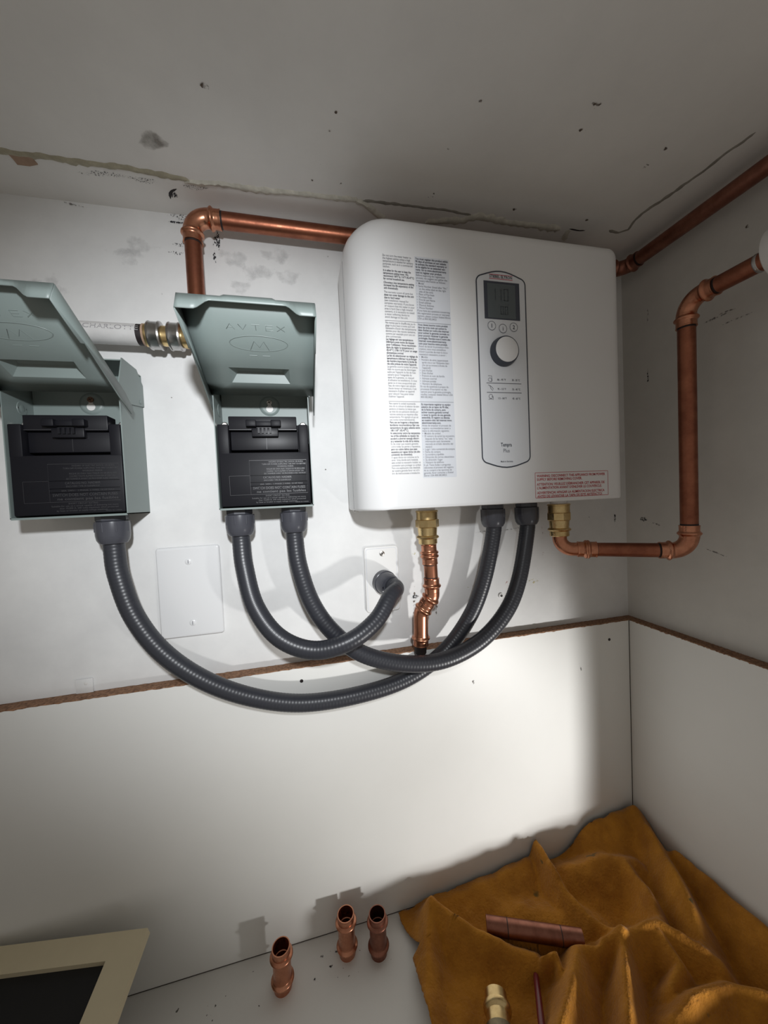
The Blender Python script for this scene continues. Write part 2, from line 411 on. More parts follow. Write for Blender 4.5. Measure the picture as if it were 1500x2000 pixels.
ceil_ridge('bare_strip', [(708, 392), (800, 402), (850, 408), (920, 419)], .0036, .0008, M['bare'], 4.0, .002)
ceil_ridge('caulk_ridge', [(830, 434), (900, 431), (930, 424), (1010, 437), (1095, 447)], .0085, .0034, M['peel'], 5.0, .003)
ceil_ridge('caulk_ridge', [(1102, 470), (1107, 455), (1111, 448)], .006, .002, M['peel'], 6.0, .001)
ceil_ridge('bare_strip', [(1112, 447), (1128, 450), (1142, 450)], .002, .0008, M['mark'], 7.0, .001)
ceil_ridge('bare_strip', [(1190, 449), (1208, 454), (1228, 448), (1238, 432), (1262, 412), (1300, 386), (1345, 356), (1390, 322), (1420, 297), (1450, 278), (1476, 258)], .0042, .0008, M['bare'], 8.0, .0015)
# torn brown paper at the ceiling edge
pp = [atZ(u, v, ZC - .0012) for u, v in ((14, 299), (52, 303), (62, 309), (74, 322), (58, 325), (34, 322), (26, 312))]
polyobj('torn_paper', pp, M['kraft'], ceiling, Vector((0, 0, .0014)))
# stains: ceiling
EX, EY, EZ = Vector((1, 0, 0)), Vector((0, 1, 0)), Vector((0, 0, 1))
def cst(u, v, w_, h_, m, rot=0, name='stain'): stain(ceiling, atZ(u, v, ZC - .0005), EX, EY, w_, h_, M[m], name, rot)
cst(298, 276, .055, .035, 'st_ceil', -.3); cst(257, 250, .012, .01, 'st_ceil')
cst(200, 340, .09, .012, 'st_black', -.1); cst(280, 352, .05, .014, 'st_black'); cst(338, 380, .016, .016, 'st_scrib'); cst(380, 366, .05, .012, 'st_black')
for u, v, s in ((656, 220, .004), (647, 257, .006), (628, 322, .004), (610, 352, .004), (666, 360, .005), (876, 291, .004), (1005, 409, .007), (841, 386, .008), (848, 378, .004), (400, 168, .01), (1138, 255, .01), (1165, 205, .012), (1298, 291, .008), (938, 198, .005), (1146, 430, .006), (1260, 325, .012)):
    cst(u, v, s * 1.3, s, 'st_dirt')
# dark crescent gouge
ceil_ridge('gouge', [(333, 388), (332, 380), (337, 372), (345, 369)], .0022, .0009, M['mark'], 11.0, .0)
# stains: back wall
def wst(u, v, w_, h_, m, rot=0, y=-.0005, par=None): stain(par or wall_back, atY(u, v, y), EX, EZ, w_, h_, M[m], 'stain', rot)
wst(424, 470, .014, .034, 'st_scrib'); wst(419, 500, .006, .026, 'st_scrib'); wst(362, 425, .06, .016, 'st_black')
wst(345, 435, .03, .006, 'st_scrib'); wst(352, 478, .03, .008, 'st_black'); wst(345, 494, .03, .008, 'st_black')
for u, v, s in ((460, 505, .05), (505, 530, .06), (540, 500, .05), (470, 560, .04), (250, 500, .05), (275, 480, .05), (560, 540, .05), (90, 560, .06)): wst(u, v, s, s * .6, 'st_grey')
wst(145, 400, .035, .004, 'st_pencil', -.12)
for u, v, s in ((640, 501, .004), (316, 574, .003), (335, 776, .003), (636, 918, .005), (1150, 1010, .004)): wst(u, v, s, s, 'st_dirt')
wst(1201, 1011, .006, .022, 'st_scrib')
for u, v, s in ((1059, 1000, .006), (1060, 1040, .007), (1060, 1085, .006)): wst(u, v, s, .045, 'st_red')
wst(990, 1140, .012, .016, 'st_red'); wst(925, 1145, .035, .012, 'st_yel'); wst(1042, 1135, .04, .014, 'st_yel', .1); wst(808, 1080, .01, .01, 'st_yel')
wst(811, 1185, .012, .075, 'st_dirt'); wst(811, 1165, .016, .012, 'st_scrib'); wst(820, 1245, .04, .03, 'st_dirt'); wst(850, 1185, .012, .05, 'st_dirt')
wst(1000, 1033, .10, .0025, 'st_pencil', .07); wst(950, 1037, .06, .002, 'st_pencil', .07)
# stains: lower board and right wall
wst(925, 1332, .006, .012, 'st_pencil', 0, -PT - .0005, trim_1); wst(1134, 1304, .005, .014, 'st_pencil', .2, -PT - .0005, trim_1)
def rst(u, v, w_, h_, m, rot=0): stain(wall_right, atX(u, v, XR - .0005), EY, EZ, w_, h_, M[m], 'stain', rot)
rst(1256, 1014, .02, .012, 'st_scrib'); rst(1283, 1024, .03, .004, 'st_pencil', .25); rst(1395, 622, .05, .005, 'st_pencil'); rst(1440, 622, .06, .003, 'st_pencil'); rst(1420, 608, .03, .003, 'st_pencil', .1)
rst(1265, 615, .004, .03, 'st_pencil'); rst(1265, 735, .004, .04, 'st_scrib'); rst(1400, 1080, .04, .003, 'st_pencil', .3); rst(1460, 442, .008, .008, 'st_dirt')
# small clip tab lying over the raw edge
p = atY(166, 1341, -.003)
tab = boxobj('clip_tab', (p.x - .011, -.0025, p.z - .011), (p.x + .009, -.0005, p.z + .010), M['wall'], wall_back, .0006)
latheobj('tab_screw', (p.x + .001, -.0024, p.z + .004), (0, -1, 0), [(0, .0022), (.0006, .0022), (.0009, .0012)], M['white2'], tab, 12)

# ================================================================= WATER HEATER
HW, HH, HD = 0.4024, 0.369, 0.1157
heater = empty('water_heater', (HW / 2, 0, 0), 'white wall-mounted tankless water heater with control panel and printed instruction columns', 'water heater')
def heater_cover():
    bm = bmesh.new(); secs = []
    yb = 0.013
    S = [0, .03, .2, .4, .55, .66, .75, .82, .88, .93, .965, .985, 1.0]
    for t in S:
        y = yb + (HD - yb) * t
        def ins(R, pw=2.0):   # inset for an edge of rounding R
            d = HD - y
            return 0 if d >= R else R - math.sqrt(max(0, R * R - (R - d) ** 2))
        il, ir, it, ib = ins(.048), ins(.016), ins(.016), ins(.004)
        if t == 0: il = ir = it = ib = .0015
        x0, x1, z0, z1 = il, HW - ir, ib, HH - it
        rt = 0.030; pts = []
        for (cx, cz, a0, rr) in ((x1 - .012, z1 - .012, 0, .012), (x0 + rt, z1 - rt, 90, rt), (x0 + .004, z0 + .004, 180, .004), (x1 - .004, z0 + .004, 270, .004)):
            for k in range(9):
                a = math.radians(a0 + 90 * k / 8); pts.append((cx + rr * math.cos(a), -y, cz + rr * math.sin(a)))
        secs.append([bm.verts.new(p) for p in pts])
    n = len(secs[0])
    for i in range(len(secs) - 1):
        for k in range(n): bm.faces.new((secs[i][k], secs[i][(k + 1) % n], secs[i + 1][(k + 1) % n], secs[i + 1][k]))
    bm.faces.new(secs[-1]); bm.faces.new(secs[0][::-1])
    return bmobj('cover', bm, M['white'], heater, 30)
heater_cover()
boxobj('back_shell', (.006, -.014, .004), (HW - .006, -.0006, HH - .006), M['whiteback'], heater, .002)
bm = bmesh.new(); box(bm, (-.0002, -.0672, .003), (.002, -.0664, .335)); bmobj('side_seam', bm, M['ink'], heater)
p = atY(695, 1001, -.02); latheobj('cover_screw', (p.x, -.022, .0015), (0, 0, -1), [(0, .004), (.0035, .004), (.0045, .0025)], M['screw'], heater, 14)
YFR = -HD - .00025
def fp(u, v): q = atY(u, v, -HD); return q.x, q.z
# control panel: bulged rounded strip with a dark outline
cx0, cx1, cz0, cz1 = .1690, .2415, .0545, .3065
pts = []
for k in range(7): a = math.radians(0 + 78 * k / 6); pts.append((cx1 - .009 + .009 * math.cos(a), cz1 - .011 + .009 * math.sin(a)))
for k in range(1, 8): t = k / 8; pts.append((cx1 - .008 + (cx0 - cx1 + .016) * t, cz1 - .002 + .0068 * math.sin(math.pi * t)))
for k in range(7): a = math.radians(102 + 78 * k / 6); pts.append((cx0 + .009 + .009 * math.cos(a), cz1 - .011 + .009 * math.sin(a)))
for k in range(7): a = math.radians(180 + 78 * k / 6); pts.append((cx0 + .009 + .009 * math.cos(a), cz0 + .011 + .009 * math.sin(a)))
for k in range(1, 8): t = k / 8; pts.append((cx0 + .008 + (cx1 - cx0 - .016) * t, cz0 + .002 - .0062 * math.sin(math.pi * t)))
for k in range(7): a = math.radians(282 + 78 * k / 6); pts.append((cx1 - .009 + .009 * math.cos(a), cz0 + .011 + .009 * math.sin(a)))
cp = plateobj('control_panel', pts, -HD + .001, -HD - .0006, M['panelw'], heater)
YP = -HD - .0008
bm = bmesh.new(); outline(bm, pts, .0016, YP); bmobj('panel_outline', bm, M['dark'], cp, None)
disp = boxobj('display', (.1795, YP - .0002, .2480), (.2322, YP + .0003, .2975), M['lcdb'], cp)
boxobj('display_glass', (.1842, YP - .0004, .2495), (.2258, YP - .0001, .2945), M['lcd'], disp)
YD = YP - .0006
def seg_digit(bm, x, z, w_, h_, segs, t=.0011):
    g = t * .6
    R = {'a': (x, z + h_ - t, x + w_, z + h_), 'g': (x, z + h_ / 2 - t / 2, x + w_, z + h_ / 2 + t / 2), 'd': (x, z, x + w_, z + t),
         'f': (x, z + h_ / 2 + g, x + t, z + h_ - g), 'e': (x, z + g, x + t, z + h_ / 2 - g), 'b': (x + w_ - t, z + h_ / 2 + g, x + w_, z + h_ - g), 'c': (x + w_ - t, z + g, x + w_, z + h_ / 2 - g)}
    for s in segs:
        a = R[s]; bm.faces.new([bm.verts.new(q) for q in ((a[0], YD, a[1]), (a[2], YD, a[1]), (a[2], YD, a[3]), (a[0], YD, a[3]))])
bm = bmesh.new()
seg_digit(bm, .1900, .2725, .0065, .0160, 'bc'); seg_digit(bm, .1985, .2725, .0065, .0160, 'bc'); seg_digit(bm, .2085, .2725, .0068, .0160, 'abcdef')
seg_digit(bm, .2030, .2545, .0046, .0110, 'abcdef', .0009); seg_digit(bm, .2095, .2545, .0046, .0110, 'abcdef', .0009)
bm.faces.new([bm.verts.new(q) for q in ((.2083, YD, .2545), (.2089, YD, .2545), (.2089, YD, .2552), (.2083, YD, .2552))])
bmobj('display_digits', bm, M['lcdt'], disp, None)
for ch, (bx, bz) in zip('1i2', ((.1890, .2388), (.2055, .2360), (.2218, .2387))):
    b = latheobj('button', (bx, YP + .0006, bz), (0, -1, 0), [(0, .0056), (.0010, .0056), (.0012, .0053)], M['panelw'], cp, 32)
    bm = bmesh.new(); outline(bm, [(bx + .0057 * math.cos(a * math.pi / 18), bz + .0057 * math.sin(a * math.pi / 18)) for a in range(36)], .0005, YP - .0008); bmobj('button_ring', bm, M['dark'], b, None)
    textobj('button_symbol', ch, (bx, YP - .0009, bz - .0026), .0075, M['dark'], b, 'CENTER', 0.95, .012)
kx, kz = .2052, .2050
kn = latheobj('knob', (kx, YP + .0006, kz), (0, -1, 0), [(0, .0196), (.003, .0196), (.007, .0187), (.0095, .0180)], M['dark'], cp, 48)
latheobj('knob_face', (kx, YP - .0088, kz), (0, -1, 0), [(0, .0164), (.001, .0164), (.0014, .0158)], M['white'], kn, 48)
# brand and model lettering
br = plateobj('brand_label', rrect(.1876, .3008, .2226, .3068, .0003, 1), YP + .0003, YP - .0001, M['panelw'], cp)
textobj('brand_lettering', 'STIEBEL ELTRON', (.1882, YP - .0003, .3022), .0050, M['inkb'], br, bold=.02, width=.0336)
for zz in (.3010, .3064): boxobj('brand_bar', (.1878, YP - .0003, zz - .0003), (.2224, YP - .0001, zz + .0003), M['pink'], br)
textobj('model_lettering', 'Tempra', (.2052, YP - .0002, .0785), .0072, M['dark'], cp, 'CENTER', bold=.012, width=.0165)
textobj('model_lettering', 'Plus', (.2052, YP - .0002, .0705), .0072, M['ink'], cp, 'CENTER', width=.0093)
textobj('origin_lettering', 'Made in Germany', (.2052, YP - .0002, .0572), .0030, M['dark'], cp, 'CENTER', bold=.01, width=.0185)
for zz in (.1632, .1508): boxobj('table_line', (.1788, YP - .0003, zz - .0003), (.2310, YP - .0001, zz + .0003), M['inkb'], cp)
for zz, a, b in ((.1680, '86 - 95 °F', '30 - 35 °C'), (.1556, '95 - 113 °F', '35 - 45 °C'), (.1432, '113 - 140 °F', '45 - 60 °C')):
    textobj('temperature_lettering', a, (.1948, YP - .0002, zz - .0012), .0036, M['inkb'], cp, bold=.012, width=.0125)
    textobj('temperature_lettering', b, (.2168, YP - .0002, zz - .0012), .0036, M['inkb'], cp, bold=.012, width=.0120)
def icon(zc, kind):
    bm = bmesh.new(); x = .1845; A = [a * math.pi / 8 for a in range(16)]
    if kind == 0:
        outline(bm, [(x - .003, zc + .004), (x + .002, zc + .004), (x + .0026, zc - .003), (x + .0005, zc - .004)], .0006, YP - .0002, False)
        outline(bm, [(x - .0005 + .0024 * math.cos(a), zc - .0012 + .0024 * math.sin(a)) for a in A], .0005, YP - .0002)
    elif kind == 1:
        outline(bm, [(x - .0035, zc + .004), (x - .001, zc + .003), (x + .0005, zc - .001), (x + .003, zc - .0035), (x + .004, zc - .001), (x + .001, zc + .002), (x - .001, zc + .003)], .0006, YP - .0002, False)
    else:
        outline(bm, [(x + .0028 * math.cos(a), zc + .001 + .0028 * math.sin(a)) for a in A], .0006, YP - .0002)
        outline(bm, [(x - .0035, zc - .003), (x, zc - .0022), (x + .0035, zc - .003), (x + .0035, zc + .0005), (x + .001, zc + .001)], .0006, YP - .0002, False)
    bmobj('tap_symbol', bm, M['ink'], cp, None)
icon(.1688, 0); icon(.1568, 1); icon(.1445, 2)

# printed instruction columns
lab = plateobj('instruction_label', rrect(.0845, .0395, .1312, .3190, .0006, 1), -HD + .001, YFR + .0001, M['tint'], heater)
YT = YFR - .00015
PITCH = .00338
def block(x, z, lines, bold, wmax, label='instruction_lettering'):
    """each run of printed lines is one piece of lettering; z = baseline of the first line"""
    textobj(label, '\n'.join(lines), (x, YT, z), .0036, M['inkb'] if bold else M['ink'], lab, bold=.022 if bold else .004, spacing=PITCH / .0036, width=wmax)
    return z - PITCH * len(lines)
z = .3150; x = .0432; Wc = .0405
z = block(x, z, ['Do not turn the water heater to', 'the highest setting unless a high', 'temperature is needed for sanitary', 'purposes, such as in a commercial', 'kitchen.'], False, .0395) - .0012
z = block(x, z, ['It is safest for the user to keep the', 'temperature setting lower. We', 'recommend 108°F to 116°F (42-47°C)', 'for normal household use.'], True, .0400) - .0012
z = block(x, z, ['Choosing a low temperature setting', 'increases the life expectancy of the', 'unit dramatically.'], True, .0395) - .0016
z = block(x, z, ['The warranty covers all parts but'], False, .0375)
z = block(x, z, ['does not cover damage to the unit', 'due to hard water'], True, .0385)
z = block(x, z, ['(see installation manual for', 'complete warranty). If you know', 'or suspect that the water in your', 'area is hard (has a high mineral', 'content), it is necessary to install', 'a water softening device to', 'avoid damage to the unit.'], False, .0390)
boxobj('label_rule', (.0430, YT - .0001, .2366), (.1308, YT, .2370), M['ink'], lab)
z = .2330
z = block(x, z, ['Ne mettez pas le chauffe-eau au ré-', 'glage le plus haut à moins qu\'il soit', 'nécessaire d\'avoir des températures', 'élevées pour des raisons sanitaires,', 'comme par exemple pour une cui-', 'sine commerciale.'], False, .0400)
z = block(x, z, ['Le réglage sur une température', 'inférieure pose moins de risques', 'pour l\'utilisateur. Nous recomman-', 'dons de régler la température à', '42-47°C (108-116°F) pour un usage', 'domestique normal.', 'Le fait de sélectionner un réglage de', 'température inférieur va prolonger', 'de manière importante la durée de', 'vie utile prévue de votre l\'appareil.'], True, .0405)
z = block(x, z, ['La garantie couvre toutes les pièces,', 'mais ne couvre pas les dommages', 'subis par l\'appareil du fait de l\'eau', 'calcaire (pour l\'intégralité du', 'texte de la garantie, s.t. manuel', 'd\'utilisation et installation). Si vous', 'savez ou si vous soupçonnez que', 'l\'eau de votre région est calcaire', '(haute teneur en minéraux), il est', 'nécessaire d\'utiliser un appareil', 'pour adoucir l\'eau pour éviter', 'd\'abîmer l\'appareil.'], False, .0400)
boxobj('label_rule', (.0430, YT - .0001, .1366), (.1304, YT, .1370), M['ink'], lab)
z = .1330
z = block(x, z, ['Para operar la unidad recomenda-', 'mos de no colocar el selector de tem-', 'peratura al máximo (a menos que', 'se trate de una aplicación donde por', 'razones sanitarias se requieran altas', 'temperaturas. Por ejemplo al uso en', 'una cocina comercial/industrial).'], False, .0400)
z = block(x, z, ['Para uso en hogares y situaciones', 'familiares recomendamos fijar una', 'temperatura de agua caliente entre', '108-116F° (42-47°C).', 'Al seleccionar entre las temperatu-', 'ras arriba señaladas su equipo les', 'ayudará a ahorrar energía eléctri-', 'ca y extender la vida de la misma.'], True, .0400)
z = block(x, z, ['Es de notar que nuestra garantía', 'cubre todas las partes y repuestos,'], False, .0390)
z = block(x, z, ['pero no cubre daños que sean', 'causados por aguas duras (de alto', 'contenido de minerales).'], True, .0385)
z = block(x, z, ['Si aguas duras son comunes en la', 'zona / área donde será instalada', 'esta unidad es necesario instalar un', 'suavizador para proteger su unidad.', 'Para una explicación más detallada', 'de nuestra garantía favor ver el li-', 'bro de instrucciones e instalación.'], False, .0390)
x = .0858
z = block(x, .3150, ['You must register this product within', '90 days of purchase on our website', 'to activate the standard warranty or', 'to be eligible for an extended war-', 'ranty. Go to www.electricwarranty.', 'com to register your product.'], True, .0440)
z = block(x, z, ['Before beginning the registration', 'process, we suggest you gather the', 'necessary information as follows:', '•  Model', '•  Serial Number (listed after "No."', '    on the white label on the right', '    side of the unit)', '•  Place of Purchase', '•  Purchase Date', '•  First & Last Name', '•  Email address', '•  Physical Address', '•  Phone Number', 'If you have any questions concerning', 'the registration process or warranty', 'options, please contact Stiebel Eltron', 'USA at 800.582.8423.'], False, .0445)
z = block(x, .2330, ['Vous devez inscrire votre produit', 'dans les trois mois qui suivent la', 'date d\'achat sur notre site internet', 'pour activer la garantie normale ou', 'pour pouvoir réclamer la garantie', 'prolongée. Rendez-vous à notre site', 'internet: www.electricwarranty.', 'com pour inscrire votre produit.'], True, .0435)
z = block(x, z, ['Avant de lancer le processus d\'ins-', 'cription, nous vous conseillons', 'd\'avoir à portée de main la docu-', 'mentation nécessaire, à savoir :', '•  Modèle', '•  Numéro de série (apparaissant', '    après «no.» sur l\'étiquette blan-', '    che qui se trouve à droite de', '    l\'appareil)', '•  Lieu d\'achat', '•  Date d\'achat', '•  Prénom et nom de famille', '•  Adresse courriel', '•  Adresse postale', '•  Numéro de téléphone', 'En cas de questions à propos du', 'processus d\'inscription ou des', 'options pour la garantie prolongée,', 'veuillez contacter Stiebel Eltron USA', '800.582.8423'], False, .0440)
z = block(x, .1325, ['Es importante registrar su equipo', 'adentro de un lapso de 90 días,', 'de la fecha de compra, para', 'activar nuestra garantía normal', 'o tener la opción de una garantía', 'extendida. El registro se efectúa', 'en nuestro sitio del internet www.', 'electricwarranty.com.'], True, .0415)
z = block(x, z, ['Antes de empezar el proceso de', 'registro recomendamos tener a', 'mano la información siguiente:', '•  Modelo de unidad', '•  El número de serial (se encuentra', '    después de las letras "no." esta', '    información está claramente', '    marcada en el lado derecho del', '    equipo)', '•  Lugar / sitio comercial de compra', '•  Fecha de compra', '•  Su nombre y apellido', '•  Dirección de correo electrónico', '•  Su dirección / lugar', '•  Número de teléfono', 'Si ud. Tiene dudas o preguntas', 'referentes al proceso del registro', 'de su compra o las opciones de', 'garantía, favor contactar a Stiebel', 'Eltron USA 800.582.8423.'], False, .0440)

# red warning sticker
wx0, wx1, wz0, wz1 = .2483, .3705, .0058, .0418
wl = plateobj('warning_label', rrect(wx0, wz0, wx1, wz1, .0005, 1), -HD + .001, YFR + .0001, M['white'], heater)
bm = bmesh.new(); outline(bm, rrect(wx0 + .0004, wz0 + .0004, wx1 - .0004, wz1 - .0004, .0006, 2), .0006, YT); bmobj('label_border', bm, M['red'], wl, None)
zz = .0352
for ln, wd in (('WARNING: DISCONNECT THIS APPLIANCE FROM POWER', .1140), ('SUPPLY BEFORE REMOVING COVER.', .0740), None, ('ATTENTION: VEUILLEZ DÉBRANCHER CET APPAREIL DE', .1130), ("L'ALIMENTATION AVANT D'ENLEVER LE COUVERCLE.", .1075), None, ('ADVERTENCIA! APAGAR LA ALIMENTACION ELECTRICA', .1125), ('ANTES DE LEVANTAR LA TAPA DE ESTE ARTEFACTO!', .1080)) if False else \
        ((('WARNING: DISCONNECT THIS APPLIANCE FROM POWER'), .1140), ('SUPPLY BEFORE REMOVING COVER.', .0740), ('', 0), ('ATTENTION: VEUILLEZ DÉBRANCHER CET APPAREIL DE', .1130), ("L'ALIMENTATION AVANT D'ENLEVER LE COUVERCLE.", .1075), ('', 0), ('ADVERTENCIA! APAGAR LA ALIMENTACION ELECTRICA', .1125), ('ANTES DE LEVANTAR LA TAPA DE ESTE ARTEFACTO!', .1080)):
    if ln:
        textobj('warning_lettering', ln, (wx0 + .0028, YT - .0001, zz), .0050, M['red'], wl, bold=.014, width=wd); zz -= .0050
    else: zz -= .0018

# ================================================================= SAFETY SWITCH BOXES
def make_switch(cx, label, screwmat):
    zb = .0105; hw = .0590; D = .066; H = .185; th = .0012
    r = empty('disconnect_switch', (cx, 0, zb), label, 'disconnect box', 'grey disconnect boxes with raised lids')
    X = lambda a: cx + a
    # enclosure: back, sides, bottom, slanted rain top
    bm = bmesh.new()
    box(bm, (X(-hw), -th, zb), (X(hw), -.0005, zb + H))
    for s in (-1, 1):
        box(bm, (X(s * hw - (th if s > 0 else 0)), -D, zb), (X(s * hw + (th if s < 0 else 0)), -th, zb + H * .80))
    box(bm, (X(-hw), -D, zb), (X(hw), -th, zb + th))
    box(bm, (X(-hw + th), -.0160, zb + .09), (X(hw - th), -th, zb + H * .95))
    enc = bmobj('enclosure', bm, M['box'], r)
    # upper cheeks with chamfered corner
    for s in (-1, 1):
        P = [(X(s * (hw + .0004)), -y, zb + z_) for y, z_ in ((.0005, H * .78), (.0005, H - .012), (.018, H + .004), (.058, H + .004), (D + .004, H - .03), (D + .004, H * .775), (.045, H * .74))]
        polyobj('cheek', P, M['box'], enc, Vector((s * .0012, 0, 0)))
        latheobj('rivet', (X(s * (hw + .0012)), -.012, zb + H * .80), (s, 0, 0), [(0, .0026), (.001, .0026), (.0014, .0016)], M['box'], enc, 12)
    boxobj('rain_top', (X(-hw), -D * .9, zb + H), (X(hw), -.0005, zb + H + .0014), M['box'], enc)
    boxobj('gasket_lip', (X(-hw + .001), -D - .0004, zb - .0012), (X(hw - .001), -D + .002, zb + .0005), M['box'], enc)
    # keyhole boss and screw on the back of the box
    ks = latheobj('keyhole_boss', (X(.006), -.0158, zb + .1440), (0, -1, 0), [(0, .0145), (.0012, .0128), (.0022, .0108), (.0022, .0098)], M['box'], r, 32)
    latheobj('keyhole', (X(.006), -.0181, zb + .1395), (0, -1, 0), [(0, .0048), (.0004, .0048)], M['white2'], ks, 20)
    boxobj('keyhole_slot', (X(.0036), -.0184, zb + .1395), (X(.0084), -.0181, zb + .1480), M['white2'], ks)
    sc = latheobj('screw', (X(.006), -.0182, zb + .1485), (0, -1, 0), [(0, .0036), (.0012, .0036), (.0018, .0022)], screwmat, r, 16)
    for a in (.5, 2.07):
        c, s_ = math.cos(a) * .0028, math.sin(a) * .0028; q = Vector((X(.006), -.0201, zb + .1485)); t = Vector((-s_, 0, c)) * .14
        d = Vector((c, 0, s_)); polyobj('screw_slot', [q - d - t, q + d - t, q + d + t, q - d + t], M['mark'], sc)
    latheobj('knockout', (X(-hw + th - .0002), -.036, zb + .132), (1, 0, 0), [(0, .0085), (.0008, .0080), (.0010, .0062), (.0003, .0055), (.0012, .0040)], M['box'], enc, 24)
    # black dead front with side rails
    bm = bmesh.new()
    box(bm, (X(-.0560), -.0645, zb + .0030), (X(.0560), -.0560, zb + .0720), .0015)
    box(bm, (X(-.0560), -.0645, zb + .0700), (X(-.0430), -.0400, zb + .1080), .0012)
    box(bm, (X(.0440), -.0645, zb + .0700), (X(.0560), -.0400, zb + .1080), .0012)
    box(bm, (X(-.0570), -.0400, zb + .0030), (X(.0570), -.0120, zb + .1120), .001)
    df = bmobj('dead_front', bm, M['black'], r)
    for s in (-1, 1):
        latheobj('terminal_screw', (X(s * .0505), -.0400, zb + .1110), (0, -1, 0), [(0, .0042), (.004, .0042), (.005, .003)], M['screw'], r, 14)
    # pull-out block: head, grip with two lugs and ribs, flat lower plate
    bm = bmesh.new()
    box(bm, (X(-.0420), -.0560, zb + .0760), (X(.0430), -.0400, zb + .1000), .001)
    box(bm, (X(-.0430), -.0610, zb + .1010), (X(.0420), -.0400, zb + .1190), .001)
    box(bm, (X(-.0150), -.0630, zb + .0925), (X(.0180), -.0560, zb + .1040), .001)
    po = bmobj('pull_out', bm, M['black2'], r)
    bm = bmesh.new()
    box(bm, (X(-.0210), -.0700, zb + .1045), (X(-.0085), -.0600, zb + .1130), .0012); box(bm, (X(.0095), -.0700, zb + .1045), (X(.0220), -.0600, zb + .1130), .0012)
    box(bm, (X(-.0100), -.0660, zb + .1055), (X(.0110), -.0600, zb + .1120), .001)
    grip = bmobj('grip', bm, M['black'], po)
    for k in range(4): boxobj('grip_rib', (X(-.0072 + k * .0048), -.0655, zb + .0965), (X(-.0048 + k * .0048), -.0625, zb + .1035), M['black2'], grip)
    boxobj('groove', (X(-.0425), -.0612, zb + .1015), (X(-.0155), -.0606, zb + .1022), M['blacktext'], po); boxobj('groove', (X(.0185), -.0612, zb + .1015), (X(.0415), -.0606, zb + .1022), M['blacktext'], po)
    boxobj('mould_seam', (X(.0020), -.0562, zb + .0770), (X(.0024), -.0558, zb + .0920), M['blacktext'], po)
    # moulded lettering on the dead front
    yt = -.0648
    bm = bmesh.new()
    def fr(a, b, c, d): outline(bm, [(X(a), zb + b), (X(c), zb + b), (X(c), zb + d), (X(a), zb + d)], .0004, yt)
    fr(-.0200, .0420, .0520, .0615); fr(-.0200, .0330, .0520, .0420); fr(-.0200, .0285, .0520, .0330); fr(-.0200, .0175, .0520, .0285); fr(-.0450, .0175, -.0200, .0420)
    bmobj('moulded_frame', bm, M['blacktext'], df, None)
    def tx(s, a, b, sz, wd, bold=.01): textobj('moulded_lettering', s, (X(a), yt - .0001, zb + b), sz, M['blacktext'], df, 'CENTER', bold=bold, width=wd)
    tx('HAZARD OF ELECTRIC SHOCK OR BURN.', .0260, .0585, .0026, .044); tx('TURN OFF POWER SUPPLYING THIS SWITCH BEFORE', .0230, .0555, .0026, .056); tx('WORKING INSIDE.', .0250, .0525, .0026, .021)
    tx('RISQUE DE CHOC ELECTRIQUE OU DE BRULURES.', .0255, .0493, .0026, .049); tx("COUPEZ TOUTE ALIMENTATION EN AMONT DU", .0245, .0463, .0026, .047); tx('SECTIONNEUR AVANT DE PROCEDER A DES TRAVAUX', .0240, .0433, .0026, .053)
    tx('CATALOG NO. NAD80R', .0140, .0380, .0036, .036); tx('ENCLOSED TYPE 3R RAINPROOF', .0140, .0346, .0026, .034); tx('60A  240V~  1 PHASE, 2 WIRE, 10 HP MAX', .0190, .0297, .0024, .054)
    tx('SWITCH DOES NOT CONTAIN FUSES', .0160, .0240, .0046, .066); tx('ne contient pas les fusibles', .0185, .0195, .0044, .062)
    tx('SHORT CIRCUIT RATING', .0130, .0145, .0026, .030); tx('Suitable for use on a circuit capable of delivering not more', .0150, .0118, .0026, .068); tx('than 10,000 A, 240 volts maximum when protected', .0190, .0091, .0026, .060); tx('by fuses or breaker at supply voltage maximum.', .0120, .0064, .0026, .052)
    tx('MADE IN CHINA', .0440, .0050, .0020, .017)
    # lid: tray hinged up, with scalloped lip, pressed handle pocket and embossed mark
    yh, zh = -.0690, zb + .1440
    e = math.radians(25.5); Ld = .132
    U = Vector((0, -math.cos(e), math.sin(e))); Nn = Vector((0, -math.sin(e), -math.cos(e)))   # along lid, inner normal
    lw = .0628; lx = .003
    def P(a, s, n=0.0): return Vector((X(a + lx), yh, zh)) + U * s + Nn * n
    bm = bmesh.new()
    ux0, ux1, s0, s1 = -.034, .034, .022, .046
    def q4(a, b, c, d): bm.faces.new([bm.verts.new(v) for v in (a, b, c, d)])
    xs = [-lw, ux0, ux1, lw]; ss = [0, s0, s1, Ld]
    for i in range(3):
        for j in range(3):
            if i == 1 and j == 1: continue
            q4(P(xs[i], ss[j]), P(xs[i + 1], ss[j]), P(xs[i + 1], ss[j + 1]), P(xs[i], ss[j + 1]))
    k = .008; dp = -.010
    O = [P(ux0, s0), P(ux1, s0), P(ux1, s1), P(ux0, s1)]; I = [P(ux0 + k, s0 + k, dp), P(ux1 - k, s0 + k, dp), P(ux1 - k, s1 - .004, dp), P(ux0 + k, s1 - .004, dp)]
    q4(*I)
    for t in range(4): q4(O[t], O[(t + 1) % 4], I[(t + 1) % 4], I[t])
    # side flanges
    for s in (-1, 1):
        F = [P(s * lw, -.022, .004), P(s * lw, -.022, .014), P(s * lw, .010, .015), P(s * lw, Ld * .62, .013), P(s * lw, Ld * .66, .018), P(s * lw, Ld, .018), P(s * lw, Ld, 0), P(s * lw, 0, 0)]
        bm.faces.new([bm.verts.new(v) for v in F])
    bmesh.ops.remove_doubles(bm, verts=bm.verts, dist=1e-5)
